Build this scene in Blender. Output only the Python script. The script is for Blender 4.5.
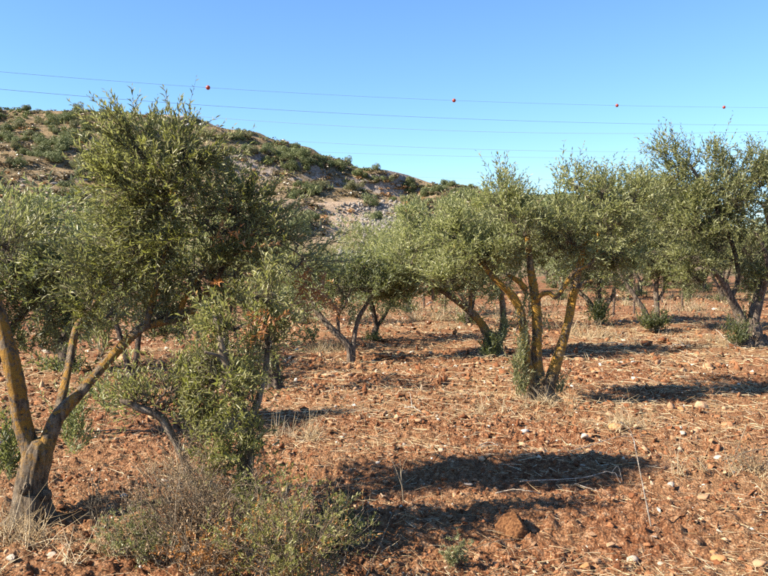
import bpy, math, random
import numpy as np
from mathutils import Vector

SC = bpy.context.scene
for o in list(bpy.data.objects):
    bpy.data.objects.remove(o)
C = SC.collection
R = math.radians

# ------------------------------------------------------------------ camera
FPX, CXP, CYP, HOR, CAMZ = 800.0, 384.0, 288.0, 258.0, 1.6
TH = math.atan((CYP - HOR) / FPX)
cam = bpy.data.cameras.new('camera')
cam.sensor_width = 36.0
cam.lens = 36.0 * FPX / 768.0
cam.clip_start = 0.05
cam.clip_end = 6000
cob = bpy.data.objects.new('camera', cam)
cob.location = (0, 0, CAMZ)
cob.rotation_euler = (R(90) - TH, 0, 0)
C.objects.link(cob)
SC.camera = cob

# ------------------------------------------------------------------ sky, sun, exposure
SUN_EL, SUN_AZ = 36.0, -107.0          # azimuth of the sun clockwise from +Y: it stands to the left, a touch behind
w = bpy.data.worlds.new('World')
SC.world = w
w.use_nodes = True
nt = w.node_tree
sky = nt.nodes.new('ShaderNodeTexSky')
sky.sky_type = 'NISHITA'
sky.sun_disc = False
sky.sun_elevation = R(SUN_EL)
sky.sun_rotation = R(SUN_AZ)
sky.altitude = 700
sky.air_density = 1.0
sky.dust_density = 0.05
sky.ozone_density = 6.0
bg = nt.nodes['Background']
hsv = nt.nodes.new('ShaderNodeHueSaturation')
hsv.inputs['Saturation'].default_value = 1.06
nt.links.new(sky.outputs[0], hsv.inputs['Color'])
nt.links.new(hsv.outputs[0], bg.inputs[0])
bg.inputs[1].default_value = 0.085
sl = bpy.data.lights.new('sun', 'SUN')
sl.energy = 5.0
sl.angle = R(0.5)
sl.color = (1.0, 0.89, 0.74)
so = bpy.data.objects.new('sun', sl)
sd = Vector((math.sin(R(SUN_AZ)) * math.cos(R(SUN_EL)), math.cos(R(SUN_AZ)) * math.cos(R(SUN_EL)), math.sin(R(SUN_EL))))
so.rotation_euler = (-sd).to_track_quat('-Z', 'Y').to_euler()
so.location = sd * 30
C.objects.link(so)
SC.view_settings.view_transform = 'Standard'
SC.view_settings.look = 'None'
SC.view_settings.gamma = 1
SC.view_settings.exposure = 1.58
SC.view_settings.use_curve_mapping = False
SC.cycles.use_denoising = False
SC.cycles.max_bounces = 6
SC.cycles.transmission_bounces = 3
SC.cycles.diffuse_bounces = 3
SC.cycles.transparent_max_bounces = 4

rng = np.random.default_rng(7)
random.seed(7)

# ------------------------------------------------------------------ helpers
def ray(px, py):
    x, z = (px - CXP) / FPX, (CYP - py) / FPX
    return np.array([x, math.cos(TH) + z * math.sin(TH), -math.sin(TH) + z * math.cos(TH)])

def at(px, py, Y):
    d = ray(px, py)
    return d * (Y / d[1]) + np.array([0, 0, CAMZ])

def gp(px, py):
    d = ray(px, py)
    return d * (CAMZ / -d[2]) + np.array([0, 0, CAMZ])

def norm(a):
    return a / np.maximum(np.linalg.norm(a, axis=-1, keepdims=True), 1e-9)

def hash2(ix, iy, s=0):
    h = (ix.astype(np.int64) * 374761393 + iy.astype(np.int64) * 668265263 + s * 974711) & 0x7fffffff
    h = ((h ^ (h >> 13)) * 1274126177) & 0x7fffffff
    h = ((h ^ (h >> 16)) * 2246822519) & 0x7fffffff
    return ((h ^ (h >> 15)) & 0xffffff) / float(0xffffff)

def vnoise(x, y, s=0):
    ix, iy = np.floor(x), np.floor(y)
    fx, fy = x - ix, y - iy
    fx = fx * fx * (3 - 2 * fx); fy = fy * fy * (3 - 2 * fy)
    a, b = hash2(ix, iy, s), hash2(ix + 1, iy, s)
    c, d = hash2(ix, iy + 1, s), hash2(ix + 1, iy + 1, s)
    return (a + (b - a) * fx) * (1 - fy) + (c + (d - c) * fx) * fy

def fbm(x, y, oct=4, s=0):
    t, amp, tot = 0, 1.0, 0
    for k in range(oct):
        t = t + amp * (vnoise(x * 2 ** k + 17.3 * k, y * 2 ** k - 9.1 * k, s + k) - .5)
        tot += amp; amp *= .5
    return t / tot

def worley(x, y, s=0):
    """distance to the nearest scattered point and that point's random value"""
    ix, iy = np.floor(x), np.floor(y)
    best = np.full(x.shape, 9.0); val = np.zeros(x.shape)
    for dx in (-1, 0, 1):
        for dy in (-1, 0, 1):
            cx, cy = ix + dx, iy + dy
            d = np.hypot(cx + hash2(cx, cy, s) - x, cy + hash2(cx, cy, s + 1) - y)
            m = d < best
            best = np.where(m, d, best); val = np.where(m, hash2(cx, cy, s + 2), val)
    return best, val

def sstep(a, b, x):
    t = np.clip((x - a) / (b - a), 0, 1)
    return t * t * (3 - 2 * t)

def mesh_np(name, V, F, mat=None, parent=None, attr=None, smooth=False, link=True):
    V = np.asarray(V, dtype=np.float32); F = np.asarray(F, dtype=np.int32)
    k = F.shape[1]
    me = bpy.data.meshes.new(name)
    me.vertices.add(len(V)); me.vertices.foreach_set('co', V.ravel())
    me.loops.add(F.size); me.loops.foreach_set('vertex_index', F.ravel())
    me.polygons.add(len(F))
    me.polygons.foreach_set('loop_start', np.arange(0, F.size, k, dtype=np.int32))
    me.polygons.foreach_set('loop_total', np.full(len(F), k, dtype=np.int32))
    if smooth:
        me.polygons.foreach_set('use_smooth', np.ones(len(F), dtype=bool))
    if attr is not None:
        a = me.attributes.new('rnd', 'FLOAT', 'FACE')
        a.data.foreach_set('value', np.asarray(attr, dtype=np.float32))
    me.update(calc_edges=True)
    if mat: me.materials.append(mat)
    if not link: return me
    o = bpy.data.objects.new(name, me)
    C.objects.link(o)
    if parent: o.parent = parent
    return o

def tag(o, label=None, cat=None, group=None, kind=None):
    if label: o['label'] = label
    if cat: o['category'] = cat
    if group: o['group'] = group
    if kind: o['kind'] = kind
    return o

def empty(name, loc):
    o = bpy.data.objects.new(name, None)
    o.location = [float(v) for v in loc]
    o.empty_display_size = .2
    C.objects.link(o)
    return o

def catmull(P, n):
    P = np.asarray(P, float)
    if len(P) == 2:
        t = np.linspace(0, 1, n + 1)[:, None]
        return P[0] * (1 - t) + P[1] * t
    Q = np.vstack([2 * P[0] - P[1], P, 2 * P[-1] - P[-2]])
    out = []
    for i in range(1, len(Q) - 2):
        a, b, c, d = Q[i - 1], Q[i], Q[i + 1], Q[i + 2]
        for t in np.linspace(0, 1, n, endpoint=False):
            out.append(.5 * (2 * b + (c - a) * t + (2 * a - 5 * b + 4 * c - d) * t * t + (3 * b - a - 3 * c + d) * t ** 3))
    out.append(Q[-2])
    return np.array(out)

def tube(path, rad, sides=8, knob=0.0, seed=0, cap=True):
    """path (n,3), rad (n,) -> verts, quads"""
    path = np.asarray(path, float); rad = np.asarray(rad, float)
    n = len(path)
    T = norm(np.gradient(path, axis=0))
    ref = np.array([0.31, 0.22, .93]); 
    if abs(T[0] @ ref) > .9: ref = np.array([1, .1, 0])
    u = norm(np.cross(T[0], ref)); 
    V = []
    rg = np.random.default_rng(seed)
    ph = rg.uniform(0, 6.28, 6)
    ang = np.linspace(0, 2 * np.pi, sides, endpoint=False)
    for i in range(n):
        u = norm(u - T[i] * (u @ T[i])); v = np.cross(T[i], u)
        rr = rad[i] * np.ones(sides)
        if knob:
            s = i / max(n - 1, 1)
            rr = rr * (1 + knob * ((.55 if sides > 20 else .55) * np.sin(3 * ang + ph[0] + (2 if sides > 20 else 9) * s) + .4 * np.sin(5 * ang + ph[1] - (3 if sides > 20 else 14) * s) + .5 * np.sin(2 * ang + ph[2] + (4 if sides > 20 else 21) * s)
                                   + (.5 * np.sin(9 * ang + ph[3] + 3 * s) + .4 * np.sin(13 * ang + ph[5] - 4 * s) if sides > 20 else 0) + .35 * np.sin(7 * ang + ph[3] + 4 * s) + (0 if sides > 20 else .3) * np.sin(4 * ang + ph[4] + 33 * s)))
        V.append(path[i] + (np.cos(ang)[:, None] * u + np.sin(ang)[:, None] * v) * rr[:, None])
    V = np.vstack(V)
    F = []
    for i in range(n - 1):
        a = np.arange(sides); b = (a + 1) % sides
        F.append(np.stack([i * sides + a, i * sides + b, (i + 1) * sides + b, (i + 1) * sides + a], 1))
    F = np.vstack(F)
    if cap:
        V = np.vstack([V, path[-1] + T[-1] * rad[-1] * .6])
        k = len(V) - 1
        a = np.arange(sides); b = (a + 1) % sides
        F = np.vstack([F, np.stack([(n - 1) * sides + a, (n - 1) * sides + b, np.full(sides, k), np.full(sides, k)], 1)])
    return V, F

class Bag:
    def __init__(s): s.V, s.F, s.A, s.n = [], [], [], 0
    def add(s, V, F, a=None):
        s.V.append(V); s.F.append(F + s.n); s.n += len(V)
        s.A.append(np.full(len(F), 0.5 if a is None else a))
    def build(s, name, mat, parent=None, smooth=False, attr=False, link=True):
        return mesh_np(name, np.vstack(s.V), np.vstack(s.F), mat, parent, np.concatenate(s.A) if attr else None, smooth, link)

def fixdegen(V, F):
    """quads whose last two corners coincide -> tris"""
    tri = F[:, 2] == F[:, 3]
    q = F[~tri]
    return np.vstack([q[:, [0, 1, 2]], q[:, [0, 2, 3]], F[tri][:, :3]])

def tube_obj(name, path, rad, mat, parent=None, sides=8, knob=0., seed=0):
    V, F = tube(path, rad, sides, knob, seed)
    return mesh_np(name, V, fixdegen(V, F), mat, parent, smooth=True)

# ------------------------------------------------------------------ materials
def newmat(name):
    m = bpy.data.materials.new(name); m.use_nodes = True
    n = m.node_tree
    for x in list(n.nodes): n.nodes.remove(x)
    out = n.nodes.new('ShaderNodeOutputMaterial')
    return m, n, out

def N(n, t, **kw):
    x = n.nodes.new(t)
    for k, v in kw.items():
        if k in x.inputs.keys(): x.inputs[k].default_value = v
        else: setattr(x, k, v)
    return x

def ramp(n, fac, stops, interp='LINEAR'):
    r = n.nodes.new('ShaderNodeValToRGB'); r.color_ramp.interpolation = interp
    e = r.color_ramp.elements
    while len(e) < len(stops): e.new(.5)
    for k, (p, c) in enumerate(stops):
        e[k].position = p; e[k].color = (*c, 1)
    n.links.new(fac, r.inputs[0])
    return r

def mix(n, fac, a, b, typ='MIX'):
    m = n.nodes.new('ShaderNodeMix'); m.data_type = 'RGBA'; m.blend_type = typ
    for s, v in ((0, fac), (6, a), (7, b)):
        if isinstance(v, (int, float)): m.inputs[s].default_value = v
        elif isinstance(v, tuple): m.inputs[s].default_value = (*v, 1)
        else: n.links.new(v, m.inputs[s])
    return m.outputs[2]

def noise(n, scale, detail=4, rough=.55, vec=None, dist=0):
    t = N(n, 'ShaderNodeTexNoise', Scale=scale, Detail=detail, Roughness=rough, Distortion=dist)
    if vec is not None: n.links.new(vec, t.inputs['Vector'])
    return t.outputs['Fac']

def leafmat(name, stops, under, rough=.42, trans=.40, ttint=(.30, .34, .05)):
    m, n, out = newmat(name)
    a = N(n, 'ShaderNodeAttribute', attribute_name='rnd')
    c = ramp(n, a.outputs['Fac'], stops).outputs[0]
    oi = N(n, 'ShaderNodeObjectInfo')
    geo = N(n, 'ShaderNodeNewGeometry')
    col = mix(n, geo.outputs['Backfacing'], c, mix(n, .6, c, under))
    hs = N(n, 'ShaderNodeHueSaturation')
    mr = N(n, 'ShaderNodeMapRange'); mr.inputs[3].default_value = .82; mr.inputs[4].default_value = 1.18
    n.links.new(oi.outputs['Random'], mr.inputs[0]); n.links.new(mr.outputs[0], hs.inputs['Value'])
    n.links.new(col, hs.inputs['Color'])
    p = N(n, 'ShaderNodeBsdfPrincipled', Roughness=rough)
    p.inputs['Specular IOR Level'].default_value = .45
    n.links.new(hs.outputs[0], p.inputs['Base Color'])
    t = N(n, 'ShaderNodeBsdfTranslucent'); t.inputs[0].default_value = (*ttint, 1)
    n.links.new(mix(n, .55, hs.outputs[0], ttint), t.inputs[0])
    ms = N(n, 'ShaderNodeMixShader'); ms.inputs[0].default_value = trans
    n.links.new(p.outputs[0], ms.inputs[1]); n.links.new(t.outputs[0], ms.inputs[2])
    n.links.new(ms.outputs[0], out.inputs[0])
    return m

LEAF_WARM = leafmat('leaf_warm_olive', [(0, (.078, .080, .020)), (.45, (.148, .143, .042)), (.8, (.235, .222, .080)), (.95, (.37, .33, .16)), (1, (.36, .2, .06))], (.35, .35, .20))
LEAF_GREEN = leafmat('leaf_olive', [(0, (.115, .130, .045)), (.45, (.215, .222, .082)), (.8, (.32, .32, .14)), (.95, (.34, .34, .18)), (1, (.36, .27, .10))], (.34, .36, .20))
LEAF_BUSHY = leafmat('leaf_bushy_olive', [(0, (.105, .108, .028)), (.45, (.19, .185, .055)), (.8, (.28, .265, .095)), (.95, (.38, .35, .17)), (1, (.42, .26, .08))], (.36, .35, .18))
LEAF_GREY = leafmat('leaf_grey_olive', [(0, (.095, .115, .046)), (.5, (.168, .192, .084)), (.85, (.255, .272, .14)), (1, (.35, .36, .22))], (.31, .33, .20))
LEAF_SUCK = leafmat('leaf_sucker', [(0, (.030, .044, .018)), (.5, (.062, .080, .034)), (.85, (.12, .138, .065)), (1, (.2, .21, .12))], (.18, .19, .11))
LEAF_PALE = leafmat('leaf_pale_sucker', [(0, (.15, .15, .07)), (.5, (.23, .23, .115)), (.85, (.32, .31, .17)), (1, (.42, .40, .25))], (.38, .38, .23))
LEAF_DEAD = leafmat('leaf_withered', [(0, (.20, .075, .02)), (.5, (.30, .12, .03)), (1, (.42, .20, .06))], (.34, .18, .08), trans=.2, ttint=(.5, .2, .05))
LEAF_SHRUB = leafmat('leaf_shrub', [(0, (.13, .125, .035)), (.5, (.21, .20, .065)), (.8, (.29, .27, .10)), (.93, (.38, .32, .14)), (1, (.45, .22, .06))], (.30, .28, .12))
LEAF_DRY = leafmat('leaf_dry_shrub', [(0, (.19, .115, .05)), (.5, (.29, .185, .085)), (1, (.42, .29, .15))], (.36, .26, .14), trans=.15, ttint=(.5, .3, .1))
LEAF_RUST = leafmat('leaf_rust_shrub', [(0, (.22, .09, .02)), (.5, (.34, .15, .035)), (1, (.46, .25, .08))], (.36, .2, .08), trans=.2, ttint=(.5, .22, .05))
LEAF_MAQ = leafmat('leaf_maquis', [(0, (.050, .068, .022)), (.5, (.095, .115, .038)), (1, (.17, .185, .07))], (.13, .145, .06), rough=.6, trans=.15)
LEAF_MAQ2 = leafmat('leaf_maquis_olive', [(0, (.085, .085, .032)), (.5, (.13, .125, .05)), (1, (.19, .175, .08))], (.17, .16, .08), rough=.6, trans=.15)
LEAF_HRUST = leafmat('hill_rust_scrub', [(0, (.20, .105, .04)), (.5, (.30, .17, .065)), (1, (.40, .25, .11))], (.3, .18, .08), trans=.1, ttint=(.4, .2, .08))
LEAF_HILL = leafmat('hill_dry_scrub', [(0, (.07, .066, .032)), (.45, (.15, .118, .06)), (1, (.31, .23, .13))], (.2, .16, .09), trans=.1, ttint=(.3, .2, .1))
STRAW = leafmat('dry_straw', [(0, (.30, .20, .095)), (.5, (.46, .34, .18)), (1, (.62, .52, .35))], (.5, .4, .25), rough=.7, trans=.1, ttint=(.6, .45, .2))

def barkmat(name, dark, mid, light, lichen, amount, lo=None, hi=None):
    m, n, out = newmat(name)
    tc = N(n, 'ShaderNodeTexCoord')
    mp = N(n, 'ShaderNodeMapping'); mp.inputs['Scale'].default_value = (1, 1, .22)
    n.links.new(tc.outputs['Object'], mp.inputs[0])
    f = noise(n, 38, 6, .65, mp.outputs[0])
    c = ramp(n, f, [(.38, dark), (.5, mid), (.63, light)]).outputs[0]
    g = noise(n, 5.5, 5, .62, tc.outputs['Object'])
    ga = N(n, 'ShaderNodeMath', operation='MULTIPLY_ADD'); ga.inputs[1].default_value = .45
    gs = N(n, 'ShaderNodeMath', operation='MULTIPLY_ADD'); gs.inputs[1].default_value = .62; gs.inputs[2].default_value = -.035
    n.links.new(g, gs.inputs[0]); n.links.new(noise(n, 34, 5, .7, tc.outputs['Object']), ga.inputs[0]); n.links.new(gs.outputs[0], ga.inputs[2]); g = ga.outputs[0]
    gm = ramp(n, g, [(amount, (0, 0, 0)), (amount + .06, (1, 1, 1))]).outputs[0]
    g2 = noise(n, 60, 3, .6, tc.outputs['Object'])
    lc = mix(n, g2, tuple(v * .6 for v in lichen), lichen)
    fac = gm
    if lo is not None:
        sp = N(n, 'ShaderNodeSeparateXYZ'); n.links.new(tc.outputs['Object'], sp.inputs[0])
        mr = N(n, 'ShaderNodeMapRange'); mr.inputs[1].default_value = lo; mr.inputs[2].default_value = hi
        n.links.new(sp.outputs[2], mr.inputs[0])
        mu = N(n, 'ShaderNodeMath', operation='MULTIPLY')
        n.links.new(gm, mu.inputs[0]); n.links.new(mr.outputs[0], mu.inputs[1]); fac = mu.outputs[0]
    col = mix(n, fac, c, lc)
    p = N(n, 'ShaderNodeBsdfPrincipled', Roughness=.9); n.links.new(col, p.inputs['Base Color'])
    b = N(n, 'ShaderNodeBump', Strength=1.0, Distance=.06); hb = N(n, 'ShaderNodeMath', operation='MULTIPLY_ADD'); hb.inputs[1].default_value = .5
    n.links.new(noise(n, 130, 4, .7, mp.outputs[0]), hb.inputs[0]); n.links.new(f, hb.inputs[2]); n.links.new(hb.outputs[0], b.inputs['Height'])
    n.links.new(b.outputs[0], p.inputs['Normal']); n.links.new(p.outputs[0], out.inputs[0])
    return m

BARK = barkmat('bark_grey', (.045, .032, .022), (.16, .118, .084), (.33, .265, .195), (.36, .24, .06), .60)
BARK_LICHEN = barkmat('bark_yellow_lichen', (.045, .032, .02), (.165, .12, .075), (.32, .25, .165), (.46, .24, .03), .49, .22, .6)
BARK_ORANGE = barkmat('bark_orange_lichen', (.05, .034, .02), (.175, .125, .072), (.33, .25, .155), (.62, .33, .04), .465, .15, .5)
BARK_PALE = barkmat('bark_pale', (.09, .066, .045), (.25, .19, .13), (.42, .34, .25), (.4, .28, .08), .62)
BARK_DARK = barkmat('bark_dark', (.035, .024, .018), (.085, .06, .042), (.17, .125, .09), (.25, .17, .05), .66)
TWIG = barkmat('twig_bark', (.09, .07, .045), (.19, .15, .10), (.33, .28, .2), (.3, .25, .12), .65)
TWIG_DRY = barkmat('dry_twig', (.22, .15, .085), (.38, .28, .17), (.58, .48, .34), (.5, .4, .25), .7)
TWIG_WHITE = barkmat('bleached_twig', (.38, .29, .20), (.56, .47, .36), (.72, .66, .57), (.6, .5, .4), .7)

def soilmat():
    m, n, out = newmat('red_soil')
    tc = N(n, 'ShaderNodeTexCoord'); co = tc.outputs['Object']
    f = noise(n, 19, 8, .74, co)
    c = ramp(n, f, [(.34, (.07, .025, .010)), (.45, (.19, .075, .031)), (.54, (.325, .16, .078)), (.66, (.54, .37, .23))]).outputs[0]
    g = noise(n, .55, 4, .6, co)
    gm = ramp(n, g, [(.42, (0, 0, 0)), (.62, (1, 1, 1))]).outputs[0]
    f2 = noise(n, 80, 5, .72, co)
    st = ramp(n, f2, [(.38, (.26, .13, .06)), (.55, (.44, .29, .15)), (.7, (.60, .46, .28))]).outputs[0]
    mu = N(n, 'ShaderNodeMath', operation='MULTIPLY'); mu.inputs[1].default_value = .45
    n.links.new(gm, mu.inputs[0])
    col = mix(n, mu.outputs[0], c, st)
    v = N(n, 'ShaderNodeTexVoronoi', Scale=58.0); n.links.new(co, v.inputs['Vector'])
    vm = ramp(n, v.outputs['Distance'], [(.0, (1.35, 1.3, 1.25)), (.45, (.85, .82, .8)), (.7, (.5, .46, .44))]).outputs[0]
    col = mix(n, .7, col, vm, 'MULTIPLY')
    p = N(n, 'ShaderNodeBsdfPrincipled', Roughness=.95); p.inputs['Specular IOR Level'].default_value = .15
    n.links.new(col, p.inputs['Base Color'])
    b = N(n, 'ShaderNodeBump', Strength=1.0, Distance=.02)
    ad = N(n, 'ShaderNodeMath', operation='SUBTRACT'); n.links.new(f2, ad.inputs[0]); n.links.new(v.outputs['Distance'], ad.inputs[1])
    n.links.new(ad.outputs[0], b.inputs['Height']); n.links.new(b.outputs[0], p.inputs['Normal'])
    n.links.new(p.outputs[0], out.inputs[0])
    return m
SOIL = soilmat()

def rockmat(name, stops, scale=8, attr=False):
    m, n, out = newmat(name)
    tc = N(n, 'ShaderNodeTexCoord')
    if attr:
        a = N(n, 'ShaderNodeAttribute', attribute_name='rnd'); f = a.outputs['Fac']
        f2 = noise(n, scale, 5, .65, tc.outputs['Object'])
        c0 = ramp(n, f, stops).outputs[0]
        sh = ramp(n, f2, [(.3, (.6, .6, .6)), (.7, (1.25, 1.25, 1.25))]).outputs[0]
        c = mix(n, 1, c0, sh, 'MULTIPLY')
    else:
        oi = N(n, 'ShaderNodeObjectInfo')
        va = N(n, 'ShaderNodeVectorMath', operation='ADD'); n.links.new(tc.outputs['Object'], va.inputs[0]); n.links.new(oi.outputs['Random'], va.inputs[1])
        f2 = noise(n, scale, 6, .66, va.outputs[0])
        c = ramp(n, f2, stops).outputs[0]
        hs = N(n, 'ShaderNodeHueSaturation'); mr = N(n, 'ShaderNodeMapRange'); mr.inputs[3].default_value = .8; mr.inputs[4].default_value = 1.15
        n.links.new(oi.outputs['Random'], mr.inputs[0]); n.links.new(mr.outputs[0], hs.inputs['Value']); n.links.new(c, hs.inputs['Color']); c = hs.outputs[0]
    p = N(n, 'ShaderNodeBsdfPrincipled', Roughness=.92); p.inputs['Specular IOR Level'].default_value = .2
    n.links.new(c, p.inputs['Base Color'])
    b = N(n, 'ShaderNodeBump', Strength=.7, Distance=.02); n.links.new(f2, b.inputs['Height']); n.links.new(b.outputs[0], p.inputs['Normal'])
    n.links.new(p.outputs[0], out.inputs[0])
    return m

CLOD = rockmat('soil_clods', [(0, (.08, .028, .011)), (.3, (.185, .072, .030)), (.58, (.315, .15, .070)), (.82, (.50, .325, .195)), (1, (.76, .65, .51))], 30, True)
STONE_TAN = rockmat('stone_tan', [(.3, (.28, .14, .07)), (.5, (.45, .27, .15)), (.7, (.58, .41, .26))], 22)
STONE_PALE = rockmat('stone_pale', [(.3, (.42, .31, .22)), (.5, (.60, .49, .38)), (.7, (.74, .66, .56))], 22)
STONE_BROWN = rockmat('stone_brown', [(.34, (.05, .022, .010)), (.48, (.14, .06, .024)), (.6, (.23, .11, .045)), (.72, (.36, .21, .10))], 7)
STONE_ORANGE = rockmat('stone_orange', [(.3, (.36, .15, .05)), (.5, (.52, .25, .10)), (.7, (.62, .38, .2))], 18)
LIME = rockmat('limestone', [(.3, (.16, .13, .11)), (.5, (.27, .235, .20)), (.7, (.40, .36, .32))], 1.6)
LIME_WHITE = rockmat('limestone_white', [(.3, (.38, .35, .32)), (.6, (.56, .53, .48))], 1.6)
SCREE = rockmat('scree_rubble', [(0, (.13, .115, .10)), (.5, (.23, .205, .18)), (1, (.34, .305, .265))], 3, True)

# ------------------------------------------------------------------ ground (one sheet, fine inside the view)
def soil_h(x, y):
    r = np.hypot(x, y)
    h = .10 * fbm(x * .35, y * .35, 3, 1) + .05 * fbm(x * 1.7, y * 1.7, 3, 5)
    # plough ridges running across the view, wandering
    rows = (y * .93 + x * .16 + 1.2 * fbm(x * .25, y * .25, 2, 31)) * 2 * np.pi / 1.15
    h = h + .04 * np.sin(rows)
    d, v = worley(x * 6.5, y * 6.5, 11)
    h = h + .050 * np.clip(.62 - d, 0, .5) * (v > .2) * (.35 + v)
    d, v = worley(x * 15, y * 15, 21)
    h = h + .052 * np.clip(.6 - d, 0, .45) * (.3 + v)
    d, v = worley(x * 34, y * 34, 26)
    h = h + .020 * np.clip(.6 - d, 0, .45) * (.2 + v)
    h = h + .024 * fbm(x * 14, y * 14, 4, 41)
    fade = np.clip(1.25 - r / 90, .15, 1)
    return h * fade - .02

def gh(x, y):
    return float(soil_h(np.array([float(x)]), np.array([float(y)]))[0])

rings = np.concatenate([[0.05, .5, 1.0, 1.6, 2.2, 2.8], np.geomspace(3.2, 12, 260)[:-1], np.geomspace(12, 70, 120), [85, 110, 150, 220, 400, 800, 1600]])
fine = np.linspace(-R(33), R(33), 580)
coarse = np.linspace(R(33), 2 * np.pi - R(33), 42)[1:-1]
angs = np.concatenate([fine, coarse])
RR, AA = np.meshgrid(rings, angs, indexing='ij')
GX, GY = RR * np.sin(AA), RR * np.cos(AA)
GZ = np.where(RR < 75, soil_h(GX.ravel(), GY.ravel()).reshape(RR.shape), -.15)
nr, na = RR.shape
idx = np.arange(nr * na).reshape(nr, na)
a = idx[:-1, :]; b = np.roll(idx, -1, 1)[:-1, :]; c_ = np.roll(idx, -1, 1)[1:, :]; d_ = idx[1:, :]
GF = np.stack([a, d_, c_, b], -1).reshape(-1, 4)
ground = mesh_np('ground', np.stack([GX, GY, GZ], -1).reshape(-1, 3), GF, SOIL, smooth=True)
tag(ground, 'ploughed red soil of the olive grove', 'ground', kind='structure')

# ------------------------------------------------------------------ hills
HX = [(-420, 96), (-150, 104), (0, 109), (60, 110), (120, 111), (180, 118), (210, 124), (250, 132), (290, 143), (330, 157), (370, 171), (410, 181), (440, 185), (480, 188), (512, 199), (545, 220), (610, 250), (700, 262)]
RY = lambda px: np.interp(px, [-420, 0, 200, 330, 440, 520, 700], [185, 172, 172, 168, 158, 150, 150])
hp = np.array(HX, float)
hY = RY(hp[:, 0])
hX = (hp[:, 0] - CXP) / FPX * hY
hZ = np.array([at(p, q, y)[2] for (p, q), y in zip(HX, hY)])
LED = [(250, 168), (300, 172), (350, 177), (400, 184), (450, 195)]
lX = np.array([(p - CXP) / FPX * 155 for p, q in LED]); lZ = np.array([at(p, q, 155)[2] for p, q in LED])

def hill_h(x, y):
    zr = np.interp(x, hX, hZ); yr = np.interp(x, hX, hY)
    yf = 66 + 6 * np.sin(x * .03)
    s = np.clip((y - yf) / (yr - yf), 0, 1)
    prof = .70 * s + .30 * s * s * (3 - 2 * s)
    z = (zr + .4) * prof - .4
    z = np.where(y > yr, zr - .06 * (y - yr) - .0008 * (y - yr) ** 2, z)
    n1 = fbm(x * .03, y * .03, 4, 61)
    z = z + 4.5 * n1 * np.sin(np.clip(s, 0, 1) * np.pi) + .9 * fbm(x * .22, y * .22, 4, 71) * np.clip(s * 6, 0, 1)
    # limestone benches
    st = 3.2
    k = np.floor(z / st + .5 * fbm(x * .05, y * .05, 2, 81)); fr = z / st + .5 * fbm(x * .05, y * .05, 2, 81) - k
    z = z + st * .35 * (sstep(.35, .65, fr) - fr) * np.clip(s * 3, 0, 1)
    # the long rock ledge
    zl = np.interp(x, lX, lZ); on = sstep(lX[0] - 4, lX[0] + 3, x) * (1 - sstep(lX[-1] - 8, lX[-1] + 2, x))
    q = np.clip((z - (zl - 5)) / 5.6, 0, 1)
    z = np.where((z > zl - 5) & (z < zl + .6) & (y < yr), z + on * (zl - 5 + 5.6 * sstep(.40, .62, q) - z) * .92, z)
    return np.maximum(z, -.6)

def hillpt(px, py, y0=62, y1=230):
    d = ray(px, py)
    ys = np.arange(y0, y1, .4)
    X = d[0] / d[1] * ys; Z = CAMZ + d[2] / d[1] * ys
    hz = hill_h(X, ys)
    k = np.nonzero(hz >= Z)[0]
    if not len(k): return None
    k = k[0]
    return np.array([X[k], ys[k], hz[k]])

SCRP = hillpt(372, 226) 
SCRP = SCRP if SCRP is not None else at(372, 226, 95)

def hillmat():
    m, n, out = newmat('hill_earth')
    tc = N(n, 'ShaderNodeTexCoord'); co = tc.outputs['Object']
    f = noise(n, .35, 8, .68, co)
    c = ramp(n, f, [(.32, (.115, .093, .052)), (.46, (.195, .145, .083)), (.58, (.265, .19, .108)), (.74, (.35, .275, .178))]).outputs[0]
    f2 = noise(n, 2.2, 6, .7, co)
    sh = ramp(n, f2, [(.32, (.55, .55, .5)), (.65, (1.2, 1.2, 1.2))]).outputs[0]
    c = mix(n, 1, c, sh, 'MULTIPLY')
    geo = N(n, 'ShaderNodeNewGeometry'); sp = N(n, 'ShaderNodeSeparateXYZ'); n.links.new(geo.outputs['True Normal'], sp.inputs[0])
    rk = ramp(n, sp.outputs[2], [(.55, (1, 1, 1)), (.76, (0, 0, 0))]).outputs[0]
    rock = ramp(n, f2, [(.3, (.12, .10, .085)), (.5, (.25, .21, .18)), (.7, (.40, .35, .30))]).outputs[0]
    c = mix(n, rk, c, rock)
    # the bare pale quarry scar
    vd = N(n, 'ShaderNodeVectorMath', operation='DISTANCE'); n.links.new(co, vd.inputs[0]); vd.inputs[1].default_value = tuple(float(v) for v in SCRP)
    ad = N(n, 'ShaderNodeMath', operation='MULTIPLY_ADD'); ad.inputs[1].default_value = 14.0
    n.links.new(noise(n, .14, 4, .6, co), ad.inputs[0]); n.links.new(vd.outputs['Value'], ad.inputs[2])
    mk = N(n, 'ShaderNodeMapRange'); mk.inputs[1].default_value = 19.0; mk.inputs[2].default_value = 25; mk.inputs[3].default_value = 1; mk.inputs[4].default_value = 0
    n.links.new(ad.outputs[0], mk.inputs[0])
    pale = ramp(n, f2, [(.3, (.24, .17, .11)), (.5, (.38, .28, .19)), (.7, (.48, .38, .28))]).outputs[0]
    c = mix(n, mk.outputs[0], c, pale)
    p = N(n, 'ShaderNodeBsdfPrincipled', Roughness=.95); p.inputs['Specular IOR Level'].default_value = .1
    n.links.new(c, p.inputs['Base Color'])
    b = N(n, 'ShaderNodeBump', Strength=.8, Distance=.5); n.links.new(f2, b.inputs['Height']); n.links.new(b.outputs[0], p.inputs['Normal'])
    n.links.new(p.outputs[0], out.inputs[0])
    return m
HILLM = hillmat()
xs = np.linspace(-175, 75, 280); ys = np.concatenate([np.arange(60, 190, .75), np.arange(190, 330, 6)])
XX, YY = np.meshgrid(xs, ys, indexing='ij')
ZZ = hill_h(XX.ravel(), YY.ravel())
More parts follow.
